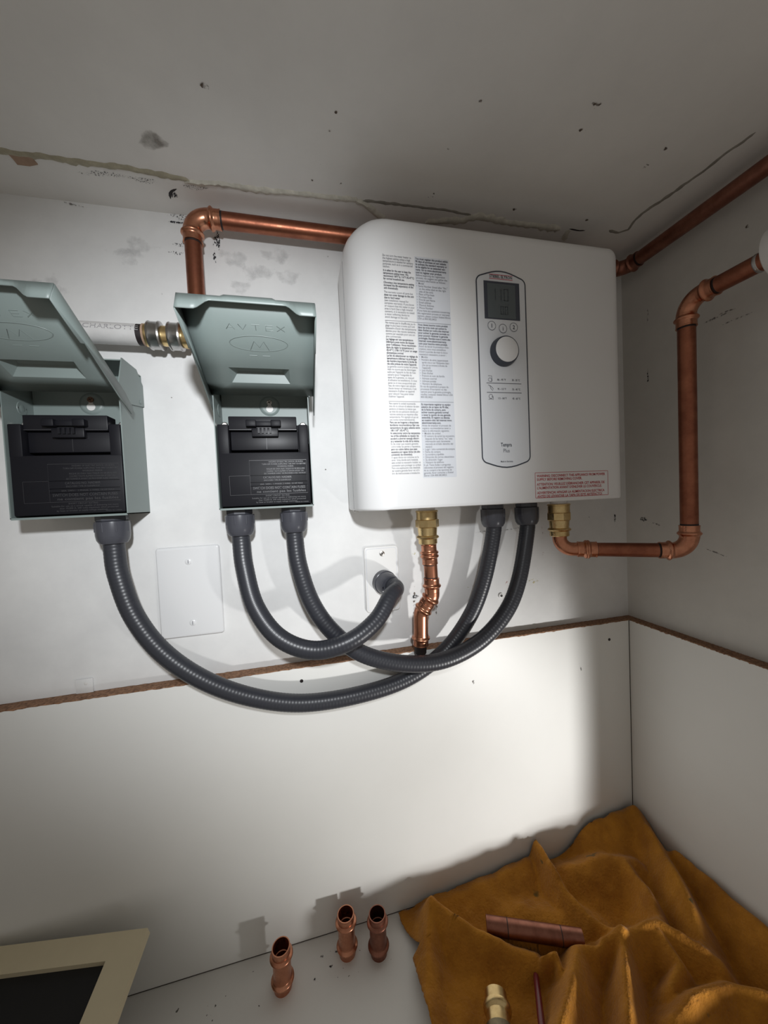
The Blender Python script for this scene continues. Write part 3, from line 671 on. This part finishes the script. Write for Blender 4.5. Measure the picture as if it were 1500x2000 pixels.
    lid = bmobj('lid', bm, M['box'], r, 25)
    so = lid.modifiers.new('sheet', 'SOLIDIFY'); so.thickness = .0011; so.offset = 0
    # lip
    n = 40; bm = bmesh.new(); top = []; bot = []
    for i in range(n + 1):
        a = -lw + 2 * lw * i / n; f = abs(a) / lw
        d = .018 if f > .76 else .0060
        if .54 < f <= .76: t_ = (f - .54) / .22; d = .0060 + .0120 * (t_ * t_ * (3 - 2 * t_))
        rise = .0022 * (1 if abs(a) < lw * .36 else 0)
        top.append(bm.verts.new(P(a, Ld + .0003, -.0005 - rise))); bot.append(bm.verts.new(P(a, Ld + .0003, d)))
    for i in range(n): bm.faces.new((top[i], top[i + 1], bot[i + 1], bot[i]))
    lip = bmobj('lid_lip', bm, M['box'], lid, 25); so = lip.modifiers.new('sheet', 'SOLIDIFY'); so.thickness = .0012; so.offset = 0
    # embossed emblem
    Rm = Matrix(((1, 0, 0, 0), (0, U.y, Nn.y, 0), (0, U.z, Nn.z, 0), (0, 0, 0, 1)))
    def ribbon(pts, wid, hgt):
        b2 = bmesh.new(); nn_ = len(pts); prev = None
        sweep(b2, [P(a, s, .0002) for a, s in pts], wid / 2, 6)
        return b2
    em = bmobj('embossed_oval', ribbon([(.004 + .030 * math.cos(a * math.pi / 18), .081 + .0100 * math.sin(a * math.pi / 18)) for a in range(37)], .0013, 0), M['box'], lid, 60)
    bmobj('embossed_mark', ribbon([(.004 - .010, .0725), (-.001, .084), (.004, .076), (.009, .084), (.014, .0725)], .0012, 0), M['box'], lid, 60)
    for a in (-.004, .010): bmobj('embossed_bar', ribbon([(a - .004, .0645), (a + .004, .0645)], .0012, 0), M['box'], lid, 60)
    cu = [('A', -.022), ('V', -.010), ('T', .003), ('E', .016), ('X', .028)]
    strokes = {'A': [[(-.004, 0), (0, .008), (.004, 0)], [(-.002, .003), (.002, .003)]], 'V': [[(-.004, .008), (0, 0), (.004, .008)]], 'T': [[(-.004, .008), (.004, .008)], [(0, 0), (0, .008)]],
               'E': [[(.004, .008), (-.003, .008), (-.003, 0), (.004, 0)], [(-.003, .004), (.003, .004)]], 'X': [[(-.004, .008), (.004, 0)], [(-.004, 0), (.004, .008)]]}
    for ch, ox in cu:
        b2 = bmesh.new()
        for st in strokes[ch]: sweep(b2, [P(ox + a, .098 + b * .8, .0002) for a, b in st], .0006, 6)
        bmobj('embossed_letter', b2, M['box'], lid, 60)
    return r
sw1 = make_switch(-.1130, 'grey disconnect box with lid raised, bare copper pipe standing behind its lid, two conduits below', M['screw'])
sw2 = make_switch(-.3330, 'grey disconnect box with lid raised and a single conduit below, before the white plastic pipe', M['rust'])

# ================================================================= COPPER PIPEWORK
RC = .0105
def mk(parent, p, d, r, t=.0012): latheobj('insertion_mark', p, d, [(0, r * 1.006), (t, r * 1.006)], M['mark'], parent, 24)
# run over the heater
top = empty('copper_pipe', (-.191, -.03, .236), 'copper pipe rising behind a raised lid, crossing above the heater to the right-hand wall', 'pipe')
zt = .3965; yt_ = -.030; xt = -.191; xr2 = .4955; zr = .3935
tubeobj('pipe', (xt, yt_, .262), (xt, yt_, zt - .030), RC, M['copper'], top)
elbowobj('elbow', (xt, yt_, zt), (0, 0, 1), (1, 0, 0), .034, .036, RC, .021, M['copper_f'], top)
tubeobj('pipe', (xt + .030, yt_, zt), (xr2 - .026, yt_, zr), RC, M['copper'], top)
elbowobj('elbow', (xr2, yt_, zr), (1, 0, 0), (0, -1, 0), .032, .032, RC, .021, M['copper_d'], top)
tubeobj('pipe', (xr2, yt_ - .028, zr), (xr2, -.44, zr), RC, M['copper_d'], top)
elbowobj('elbow', (xt, yt_, .2405), (-1, 0, 0), (0, 0, 1), .016, .030, RC, .015, M['copper_f'], top)
# push-fit coupling between plastic and copper
cp_ = empty('push_fit_coupling', (-.229, -.03, .2405), 'steel and brass push-fit coupling on the end of the white plastic pipe', 'pipe coupling')
latheobj('body', (-.2535, -.03, .2395), (1, 0, 0), [(0, .0140), (.004, .0145), (.010, .0125), (.038, .0125), (.046, .0140), (.0490, .0140)], M['brass'], cp_)
latheobj('release_ring', (-.2560, -.03, .2395), (1, 0, 0), [(0, .0138), (.003, .0138)], M['kraft'], cp_)
for x0 in (-.2505, -.2270):
    latheobj('collar', (x0, -.03, .2395), (1, 0, 0), [(0, .0150), (.001, .0172), (.0025, .0178), (.0035, .0168), (.0120, .0168), (.0135, .0178), (.0155, .0174), (.0165, .0150)], M['steel'], cp_, 32)
pv = empty('plastic_pipe', (-.40, -.03, .2395), 'white plastic water pipe emerging from behind the raised lid', 'pipe')
tubeobj('pipe', (-.62, -.03, .2395), (-.2555, -.03, .2395), .0128, M['pvc'], pv, 28)
latheobj('insertion_mark', (-.2625, -.03, .2395), (1, 0, 0), [(0, .01288), (.0065, .01288)], M['mark'], pv, 28)
# printed lettering wrapped on the pipe
def pipe_text(body, x0, axis, r, ang, size, material, parent, width):
    cu = bpy.data.curves.new('t', 'FONT'); cu.body = body; cu.size = size; t = bpy.data.objects.new('t', cu); COL.objects.link(t); bpy.context.view_layer.update()
    me = bpy.data.meshes.new_from_object(t.evaluated_get(bpy.context.evaluated_depsgraph_get())); bpy.data.objects.remove(t)
    xs = [v.co.x for v in me.vertices]; k = width / (max(xs) - min(xs))
    for v in me.vertices:
        a = ang + v.co.y / r
        v.co = Vector((x0 + v.co.x * k, axis[0] - (r + .0002) * math.cos(a), axis[1] + (r + .0002) * math.sin(a)))
    me.materials.clear(); return finish('pipe_lettering', me, material, parent, None)
pipe_text('CHARLOTTE', -.3190, (-.03, .2395), .0128, .05, .0090, M['pvct'], pv, .0600)

# brass adapter helper: nut, body, press end
def adapter(p, parent, flip=1):
    """hangs down from p"""
    p = Vector(p); d = (0, 0, -1)
    latheobj('threaded_nipple', p + Vector((0, 0, -.0012)), d, [(0, .0125), (.0085, .0125)], M['tape'], parent, 24)
    a = empty('brass_adapter', p - wloc(parent)); a.parent = parent
    b = latheobj('adapter_collar', p - Vector((0, 0, .0062)), d, [(0, .0160), (.001, .0168), (.0022, .0168), (.0028, .0158), (.0135, .0158), (.0140, .0168)], M['brass'], a, 28)
    latheobj('hex_nut', p - Vector((0, 0, .0200)), d, [(0, .0168), (.0006, .0176), (.0110, .0176), (.0120, .0160)], M['brass'], a, 8, True, .3, 20)
    latheobj('press_sleeve', p - Vector((0, 0, .0318)), d, [(0, .0148), (.0105, .0140), (.0118, .0140), (.0128, .0160), (.0145, .0172), (.0162, .0160), (.0172, .0142), (.0240, .0142), (.0250, .0132)], M['brass'], a, 32)
    return a
# left water connection: adapter, coupling, dog-leg down to the board
b1 = atY(833, 992, -.045)
inl = empty('water_pipe', (b1.x, -.045, -.2230), 'copper pipe with brass adapter dog-legging down from under the heater to the board edge', 'pipe')
adapter((b1.x, -.045, .001), inl)
xx, yy = b1.x, -.045
couplingobj('coupling', (xx + .001, yy, -.0575), (xx + .002, yy, -.0860), RC * .98, M['copper_f'], inl)
tubeobj('pipe', (xx + .002, yy, -.0540), (xx + .0030, yy, -.1130), RC * .98, M['copper_f'], inl)
mk(inl, Vector((xx + .0022, yy, -.0872)), (0, 0, -1), RC * .98); mk(inl, Vector((xx + .0028, yy, -.1060)), (0, 0, -1), RC * .98)
q1 = Vector((xx + .0032, yy, -.1085)); q2 = Vector((xx + .0034, yy, -.1350)); q3 = Vector((xx - .0130, yy + .008, -.1620)); q4_ = Vector((xx - .0140, yy + .012, -.2130))
def bent(name, a, p, b, material, parent, r=RC * .98, R=.016):
    pts = corner_path(a, p, b, R, .0008); L = sum((pts[i + 1] - pts[i]).length for i in range(len(pts) - 1)); acc = 0; rad = []
    for i in range(len(pts)):
        if i: acc += (pts[i] - pts[i - 1]).length
        rad.append(press_profile(acc, L, r))
    bm = bmesh.new(); sweep(bm, pts, rad, 28); return bmobj(name, bm, material, parent, 50)
mid_ = q2.lerp(q3, .52)
bent('elbow', q1, q2, mid_, M['copper_f'], inl); bent('elbow', mid_ - (q3 - q2).normalized() * .003, q3, q4_, M['copper_f'], inl)
tubeobj('pipe', q4_ + Vector((0, 0, .004)), q4_ + Vector((0, .004, -.013)), RC * .9, M['mark'], inl)
# right water connection: adapter, elbow, run, riser, elbow towards the room
b2_ = atY(1091, 985, -.070)
out = empty('water_pipe', (.463, -.160, -.0900), 'copper pipe from the brass adapter by the warning sticker, rising along the right-hand wall', 'pipe')
adapter((b2_.x, -.070, .001), out)
zc_ = -.0765; px_ = b2_.x; E1 = Vector((px_ + .0005, -.070, zc_)); E2 = Vector((.4625, -.160, zc_ - .0015)); E3 = Vector((.4625, -.160, .2690))
dh = (E2 - E1).normalized()
bm = bmesh.new(); sweep(bm, corner_path((px_, -.070, -.052), E1, E1 + dh * .026, .018, .001), RC, 24); bmobj('bend', bm, M['copper_f'], out, 50)
ll = couplingobj('coupling', E1 + dh * .024, E1 + dh * .050, RC, M['copper_f'], out)
mk(out, E1 + dh * .050, dh, RC)
tubeobj('pipe', E1 + dh * .030, E2 - dh * .025, RC, M['copper'], out)
elbowobj('elbow', E2, dh, (0, 0, 1), .036, .036, RC, .021, M['copper_f'], out)
tubeobj('pipe', E2 + Vector((0, 0, .025)), E3 - Vector((0, 0, .025)), RC, M['copper'], out)
elbowobj('elbow', E3, (0, 0, 1), (0, -1, 0), .036, .038, RC, .021, M['copper_f'], out)
tubeobj('pipe', E3 + Vector((0, -.028, 0)), E3 + Vector((0, -.16, 0)), RC, M['copper'], out)
latheobj('solder_ring', E3 + Vector((0, -.080, 0)), (0, -1, 0), [(0, RC), (.001, RC * 1.06), (.003, RC * 1.05), (.004, RC)], M['steel'], out)
latheobj('wall_flange', E3 + Vector((0, -.0965, 0)), (0, -1, 0), [(0, .0115), (.0004, .0265), (.002, .0285), (.010, .0300), (.012, .0300), (.013, .027), (.04, .026), (.05, .024)], M['white2'], out, 40)

# ================================================================= FLEXIBLE CONDUITS
RT = .0118
def conduit(label, pts, glands):
    o = empty('flexible_conduit', pts[0], label, 'conduit', 'grey flexible conduits')
    path = catmull(pts, .00115); rad = [RT * (1 + .016 * (0.5 + 0.5 * math.sin(2 * math.pi * i * .00115 / .0046))) for i in range(len(path))]
    bm = bmesh.new(); sweep(bm, path, rad, 24); bmobj('hose', bm, M['conduit'], o, 80)
    for p, d in glands:
        p = Vector(p); d = Vector(d).normalized()
        c = latheobj('connector', p + d * .0075, d, [(0, .0150), (.001, .0186), (.004, .0188), (.018, .0186), (.024, .0176), (.0285, .0150), (.0295, .0128), (.0290, .0120)], M['gland'], o, 36)
        for k in range(8):
            a = 2 * math.pi * k / 8 + .2
            s = d.orthogonal().normalized(); t = d.cross(s); rr = s * math.cos(a) + t * math.sin(a)
            bm = bmesh.new(); sweep(bm, [p + d * .010 + rr * .0184, p + d * .021 + rr * .0184], .0011, 6); bmobj('grip_rib', bm, M['gland'], c, 60)
        latheobj('lock_nut', p, d, [(0, .0165), (.0005, .0176), (.0070, .0176), (.0080, .0165)], M['gland'], o, 8, True, .25, 20)
    return o
def W(*a): return [tuple(atY(u, v, y)) for u, v, y in a]
gA = atY(219, 1009, -.036); gB = atY(468, 999, -.036); gC = atY(573, 994, -.036); hA = atY(962, 989, -.042); hC = atY(1028, 984, -.042)
zbx = .0105; A0 = Vector((gA.x, -.036, zbx)); B0 = Vector((gB.x, -.036, zbx)); C0 = Vector((gC.x, -.036, zbx)); HA = Vector((hA.x, -.042, -.0005)); HC = Vector((hC.x, -.042, -.0005))
dn = Vector((0, 0, -1))
conduit('long grey conduit looping lowest, from the single-conduit disconnect box to the heater',
        [A0 + dn * .02, A0 + dn * .045] + W((232, 1125, -.038), (262, 1203, -.042), (318, 1274, -.045), (398, 1328, -.046), (490, 1361, -.044), (590, 1373, -.042), (700, 1357, -.039), (795, 1325, -.034), (868, 1272, -.032), (918, 1203, -.034), (946, 1130, -.038)) + [HA + dn * .045, HA + dn * .02],
        [(A0, dn), (HA, dn)])
pl = Vector(atY(748, 1135, -.004)); pd = Vector((.35, -.9, -.18)).normalized()
conduit('short grey conduit curling from the disconnect box into the small screwed cover plate',
        [B0 + dn * .02, B0 + dn * .045] + W((478, 1110, -.042), (499, 1185, -.056), (545, 1245, -.070), (612, 1270, -.080), (682, 1253, -.084), (734, 1212, -.074), (762, 1165, -.058)) + [pl + Vector((.012, -.036, -.004)), pl + Vector((.004, -.018, 0))],
        [(B0, dn)])
cc = [c for c in bpy.data.objects if c.name.startswith('flexible_conduit') and not c.parent][-1]
pdv = Vector((.22, -.95, -.1)).normalized()
latheobj('lock_nut', pl + Vector((0, .0006, 0)), pdv, [(0, .0172), (.0006, .0186), (.0095, .0190), (.0105, .0175)], M['gland'], cc, 32)
latheobj('connector', pl + pdv * .0095, pdv, [(0, .0165), (.001, .0178), (.012, .0172), (.0175, .0150), (.0180, .0125), (.0172, .0120)], M['gland'], cc, 36)
conduit('grey conduit crossing over the longest loop, from two-conduit disconnect box to heater',
        [C0 + dn * .02, C0 + dn * .045] + W((584, 1105, -.040), (608, 1175, -.046), (648, 1232, -.052), (708, 1277, -.056), (790, 1296, -.060), (868, 1289, -.062), (938, 1252, -.060), (988, 1195, -.056), (1014, 1130, -.050)) + [HC + dn * .045, HC + dn * .02],
        [(C0, dn), (HC, dn)])

# ================================================================= COVER PLATES
a = atY(304, 1072, -.004); b = atY(438, 1242, -.004)
bp_ = empty('cover_plate', ((a.x + b.x) / 2, 0, b.z), 'large blank white cover plate with two screws on the wall', 'cover plate')
px0, px1, pz1, pz0 = -.2700, -.1880, -.0396, -.1672
plateobj('plate', rrect(px0, pz0, px1, pz1, .0040, 3), -.0004, -.0052, M['plate'], bp_, .0028, 3)
for u, v in ((368, 1097), (377, 1216)):
    q = atY(u, v, -.005); s = latheobj('screw', (q.x, -.0050, q.z), (0, -1, 0), [(0, .0042), (.0008, .0042), (.0015, .0030)], M['plate'], bp_, 20)
    boxobj('screw_slot', (q.x - .0004, -.0068, q.z - .0024), (q.x + .0004, -.0064, q.z + .0024), M['ink'], s)
sp = empty('outlet_cover', (.0487, 0, -.164), 'narrow painted cover plate that a grey conduit enters', 'cover plate')
plateobj('plate', rrect(.0212, -.1640, .0764, -.0598, .0055, 5), -.0004, -.0042, M['plate2'], sp, .0016, 3)
bm = bmesh.new(); outline(bm, rrect(.0242, -.1610, .0734, -.0628, .0045, 5), .0008, -.0044); bmobj('pressed_rim', bm, M['tint'], sp, None)
q = atY(746, 1081, -.004); s = latheobj('screw', (q.x, -.0040, q.z), (0, -1, 0), [(0, .0042), (.001, .0042), (.0016, .0028)], M['screw'], sp, 18)
for an in (.6, 2.17):
    d = Vector((math.cos(an), 0, math.sin(an))) * .003; t = Vector((-d.z, 0, d.x)) * .15; c = Vector((q.x, -.0058, q.z)); polyobj('screw_slot', [c - d - t, c + d - t, c + d + t, c - d + t], M['mark'], s)
latheobj('screw', (.0400, -.0040, -.1520), (0, -1, 0), [(0, .0026), (.0006, .0024), (.0008, .0014)], M['plate2'], sp, 14)

# ================================================================= COUPLINGS STANDING ON THE SHELF
def stand_coupling(x, y, H, material, label, r=.0122):
    o = empty('copper_coupling', (x, y, ZF), label, 'pipe coupling', 'copper couplings on the shelf')
    n = int(H / .0007); bm = bmesh.new()
    def R(s):
        def end(q):
            if q < .004: return r * .98
            if q < .0085: return r
            if q < .0150: return r * (1 + .27 * math.sin((q - .0085) / .0065 * math.pi))
            if q < .0165: return r
            return r * .985
        return max(end(s), end(H - s))
    prof = [(H * k / n, R(H * k / n)) for k in range(n + 1)]
    # outer wall, over the rim, down the bore to the stop
    prof_in = [(H, r * .98 - .0012), (H - .018, r * .98 - .0013), (H - .0185, r * .80), (H - .020, r * .80), (H - .0205, r * .98 - .0013), (.0006, r * .98 - .0013)]
    pts = [Vector((x, y, ZF + s)) for s, _ in prof]; rings = sweep(bm, pts, [q for _, q in prof], 36, False)
    prev = rings[-1]
    for s, q in prof_in:
        ring = [bm.verts.new((x + (v.co.x - x) / math.hypot(v.co.x - x, v.co.y - y) * q, y + (v.co.y - y) / math.hypot(v.co.x - x, v.co.y - y) * q, ZF + s)) for v in rings[-1]]
        for k in range(36): bm.faces.new((prev[k], prev[(k + 1) % 36], ring[(k + 1) % 36], ring[k]))
        prev = ring
    bmobj('sleeve', bm, material, o, 40)
    return o
stand_coupling(-.1290, -.0620, .0570, M['copper_f'], 'bright copper coupling standing alone on the shelf')
stand_coupling(-.0385, -.0480, .0590, M['copper_f'], 'bright copper coupling standing on the shelf, in the middle of three')
stand_coupling(.0060, -.0600, .0590, M['copper_d'], 'dull brown copper coupling standing on the shelf beside the cloth')
for u, v in ((629, 1868), (646, 1888), (657, 1859), (615, 1913)):
    q = atZ(u, v, ZF); stain(floor, (q.x, q.y, ZF + .0005), EX, EY, .006, .004, M['st_scrib'], 'stain')

# ================================================================= CREAM FRAME LEANING ON THE BOARD
fa = math.radians(20)
Afr = atY(288, 1812, -.058); Bfr = atZ(0, 1848, Afr.z)
u_ = (Bfr - Afr).normalized(); h_ = Vector((u_.y, -u_.x, 0)).normalized()
if h_.y > 0: h_ = -h_
s_ = (h_ * math.cos(fa) - Vector((0, 0, math.sin(fa)))).normalized(); n_ = u_.cross(s_)
if n_.z < 0: n_ = -n_
tk = .013; Ls = (Afr.z - ZF - tk * math.cos(fa)) / math.sin(fa); Lu = .30
fr_ = empty('picture_frame', Afr + s_ * Ls, 'cream wooden frame with a black inset leaning back against the board', 'frame')
def FP(a, b, c=0.0): return Afr + u_ * a + s_ * b + n_ * c
def fbox(name, a0, a1, b0, b1, c0, c1, material, mitre=None):
    bm = bmesh.new(); vs_ = []
    quad = mitre or [(a0, b0), (a1, b0), (a1, b1), (a0, b1)]
    lo = [bm.verts.new(FP(a, b, c0)) for a, b in quad]; hi = [bm.verts.new(FP(a, b, c1)) for a, b in quad]
    bm.faces.new(lo[::-1]); bm.faces.new(hi)
    for k in range(4): bm.faces.new((lo[k], lo[(k + 1) % 4], hi[(k + 1) % 4], hi[k]))
    return bmobj(name, bm, material, fr_)
bw, bh = .036, .0245
fbox('rail', 0, 0, 0, 0, -tk, 0, M['cream'], [(0, 0), (Lu, 0), (Lu - bw, bh), (bw, bh)])
fbox('rail', 0, 0, 0, 0, -tk, 0, M['cream'], [(0, Ls), (Lu, Ls), (Lu - bw, Ls - bh), (bw, Ls - bh)])
fbox('stile', 0, 0, 0, 0, -tk, 0, M['cream'], [(0, 0), (0, Ls), (bw, Ls - bh), (bw, bh)])
fbox('stile', 0, 0, 0, 0, -tk, 0, M['cream'], [(Lu, 0), (Lu, Ls), (Lu - bw, Ls - bh), (Lu - bw, bh)])
fbox('black_inset', bw - .004, Lu - bw + .004, bh - .004, Ls - bh + .004, -tk + .0005, -tk + .003, M['blk'])

# ================================================================= SUEDE CLOTH
cloth_bm = bmesh.new()
RID = []
def ridge(pts, wid, sharp=1.0):
    RID.append(([ (atZ(u, v, ZF + h), h) for u, v, h in pts ], wid, sharp))
ridge([(1046, 1648, .052), (1075, 1690, .056), (1100, 1738, .048), (1150, 1796, .040), (1210, 1836, .034)], .0135)
ridge([(1160, 1612, .058), (1200, 1598, .064), (1238, 1592, .066)], .050)
ridge([(1240, 1594, .064), (1278, 1640, .070), (1320, 1712, .070), (1352, 1780, .060), (1372, 1850, .045)], .026)
ridge([(1320, 1672, .056), (1400, 1738, .066), (1500, 1826, .072), (1580, 1900, .07)], .024)
ridge([(1225, 1700, .046), (1262, 1740, .052), (1290, 1800, .050)], .020)
ridge([(1120, 1700, .040), (1180, 1680, .050), (1240, 1690, .046)], .035)
ridge([(1214, 1832, .050), (1285, 1806, .056), (1330, 1832, .056), (1405, 1885, .05)], .022)
ridge([(1128, 1866, .034), (1160, 1848, .044), (1214, 1832, .048)], .016)
ridge([(1218, 1836, .050), (1222, 1900, .050), (1228, 1970, .046), (1230, 2060, .04)], .016)
ridge([(1130, 1868, .040), (1118, 1925, .044), (1098, 2000, .046), (1085, 2080, .04)], .020)
ridge([(1318, 1996, .046), (1360, 1948, .052), (1425, 1930, .052), (1500, 1952, .05)], .022)
ridge([(843, 1766, .040), (885, 1795, .042), (935, 1828, .036), (1000, 1860, .030), (1045, 1872, .026)], .016)
ridge([(1030, 1690, .030), (965, 1726, .024), (900, 1752, .016), (840, 1768, .010)], .030)
ridge([(843, 1768, .040), (838, 1850, .026), (836, 1940, .020), (836, 2050, .018)], .018)
ridge([(1060, 1880, .030), (1085, 1868, .036), (1096, 1900, .030), (1100, 1930, .018)], .008)
ridge([(1290, 1835, .050), (1330, 1890, .046), (1310, 1935, .04)], .016)
ridge([(960, 1770, .012), (1080, 1790, .020), (1140, 1800, .022)], .040)
RID.append(([(Vector((.27, -.385, 0)), .036), (Vector((.36, -.375, 0)), .043), (Vector((.50, -.37, 0)), .050)], .030, 1.0))  # extra fold out of view, added to keep work lamp light off the cloth
def cloth_h(x, y):
    P = Vector((x, y)); h = 0.0; acc = 0.0
    for pts, wid, sharp in RID:
        best = 1e9; bh_ = 0
        for i in range(len(pts) - 1):
            a = pts[i][0].xy; b = pts[i + 1][0].xy; ab = b - a; t = max(0, min(1, (P - a).dot(ab) / max(1e-9, ab.length_squared)))
            d = (P - (a + ab * t)).length
            if d < best: best = d; bh_ = pts[i][1] * (1 - t) + pts[i + 1][1] * t
        v = bh_ * math.exp(-(best / wid) ** 1.5)
        acc += v ** 5
    h = acc ** 0.2
    h += .007 * (0.55 - abs(noise.noise(Vector((x * 16 + 3, y * 19, 2.0))))) * min(1, h / .02)
    h += .0022 * noise.noise(Vector((x * 45, y * 45, 1.0))) + .0012 * noise.noise(Vector((x * 110, y * 110, 4.0)))
    return max(.0022, h + .004)
# the cloth is pressed down under the things lying on it: axis ends, radius, height of the underside above the shelf
OA, OB, OR, OZ = atZ(950, 1806, ZF + .036), atZ(1138, 1834, ZF + .036), .0108, .0250
QA, QB, QR, QZ = atZ(968, 1942, ZF + .030), atZ(976, 2010, ZF + .030), .0196, .0106
QB = QA + (QB - QA).normalized() * .080
PRESS = [(OA, OB, OR, OZ), (QA, QB, QR, QZ)]
free_h = cloth_h
def cloth_h(x, y):
    h = free_h(x, y); P = Vector((x, y))
    for a, b, r, z0 in PRESS:
        ab = (b - a).xy; t = (P - a.xy).dot(ab) / ab.length_squared; tc = max(-.06, min(1.06, t)); d = (P - (a.xy + ab * tc)).length
        if d < r: lim = z0 + r - math.sqrt(r * r - d * d) - .0004
        else: lim = z0 + r - .0004 + (d - r) * 2.2
        h = min(h, lim)
        if d < r * .55 and 0 <= t <= 1: h = lim
    return h
NX, NY = 190, 170
YB0, YB1 = -.0225, -.40
def xleft(y):
    """left edge of the cloth on the shelf"""
    K = [(-.0225, .046), (-.040, .047), (-.075, .060), (-.082, .064), (-.088, .050), (-.15, .050), (-.25, .050), (-.42, .050)]
    for (a, xa), (b, xb) in zip(K, K[1:]):
        if y <= a and y >= b: return xa + (xb - xa) * (a - y) / (a - b)
    return K[-1][1]
grid = []
for j in range(NY + 1):
    tj = j / NY; y = YB0 + (YB1 - YB0) * tj; row = []
    for i in range(NX + 1):
        ti = i / NX; xl = xleft(y) + .0012 * noise.noise(Vector((y * 220, 3, 0))); x = xl + (.5052 - xl) * ti
        yy_ = y - (.002 * (noise.noise(Vector((x * 40, 9, 0))) + 1) if j == 0 else 0)
        row.append(cloth_bm.verts.new((x, yy_, ZF + cloth_h(x, yy_))))
    grid.append(row)
for j in range(NY):
    for i in range(NX): cloth_bm.faces.new((grid[j][i], grid[j][i + 1], grid[j + 1][i + 1], grid[j + 1][i]))
cloth = bmobj('suede_cloth', cloth_bm, M['suede'], None, 180)
so = cloth.modifiers.new('thickness', 'SOLIDIFY'); so.thickness = .0016; so.offset = -1
tag(cloth, 'crumpled tan suede cloth heaped in the corner of the shelf', 'cloth')

# ================================================================= THINGS LYING ON THE CLOTH
def ctop(x, y): return ZF + cloth_h(x, y)
pa, pb = OA.copy(), OB.copy(); zt_ = ZF + OZ
off = empty('copper_offcut', ((pa.x + pb.x) / 2, (pa.y + pb.y) / 2, zt_), 'short offcut of copper pipe with two black marks lying on the tan cloth', 'pipe')
r0 = OR; P0 = Vector((pa.x, pa.y, zt_ + r0)); P1 = Vector((pb.x, pb.y, zt_ + r0)); dd = (P1 - P0).normalized(); Lp = (P1 - P0).length
bm = bmesh.new(); ring = lathe(bm, P0, dd, [(.01, r0 * .9), (.0, r0 * .92), (.0, r0), (Lp, r0), (Lp, r0 * .92), (Lp - .01, r0 * .9)], 28)
bmobj('pipe', bm, M['copper_d'], off)
for k in (.22, .78): latheobj('insertion_mark', P0 + dd * (Lp * k), dd, [(0, r0 * 1.005), (.0012, r0 * 1.005)], M['mark'], off, 28)
# brass adapter lying on the cloth, pointing away
qa, qb = QA.copy(), QB.copy(); d2 = (qb - qa).normalized(); zb2 = ZF + QZ
ba = empty('brass_fitting', (qa.x, qa.y, zb2), 'brass press fitting lying on the tan cloth by a red pencil', 'pipe fitting')
Q = Vector((qa.x, qa.y, zb2 + QR))
latheobj('press_end', Q, d2, [(0.0125, 0.0110), (0.0000, 0.0112), (0.0000, 0.0135), (0.0100, 0.0135), (0.0112, 0.0163), (0.0144, 0.0170), (0.0169, 0.0160), (0.0187, 0.0135), (0.0300, 0.0135)], M['brass'], ba, 30)
latheobj('body', Q + d2 * .030, d2, [(0.0000, 0.0137), (0.0013, 0.0163), (0.0150, 0.0168), (0.0163, 0.0187)], M['brass_d'], ba, 30)
latheobj('hex_nut', Q + d2 * .04625, d2, [(0.0000, 0.0181), (0.0013, 0.0194), (0.0163, 0.0194), (0.0175, 0.0175)], M['brass_d'], ba, 6, True, .3, 20)
latheobj('thread', Q + d2 * .06375, d2, [(k * .001, .0160 + (.0008 if k % 2 else 0)) for k in range(16)], M['brass_d'], ba, 24)
# dark red pencil
ra = atZ(1046, 1884, ZF + .036); rb = atZ(1063, 2040, ZF + .040)
ra.z = ctop(ra.x, ra.y) + .0045; rb.z = ctop(rb.x, rb.y) + .0045
hi_ = max(0, max(ctop(ra.lerp(rb, k / 12).x, ra.lerp(rb, k / 12).y) + .003 - ra.lerp(rb, k / 12).z for k in range(13)))
ra.z += hi_; rb.z += hi_
pn = empty('marker_pencil', (ra.x, ra.y, ra.z), 'slim dark red pencil lying on the tan cloth', 'pencil')
dr = (rb - ra).normalized(); Lr = (rb - ra).length
latheobj('shaft', ra, dr, [(0, .0030), (.003, .0036), (.05, .0042), (Lr, .0044)], M['redpen'], pn, 12)
latheobj('ferrule', ra + dr * (Lr - .004), dr, [(0, .0039), (.012, .0039), (.013, .003)], M['screw'], pn, 14)
latheobj('tip', ra - dr * .004, dr, [(0, .0008), (.004, .0022)], M['mark'], pn, 10)
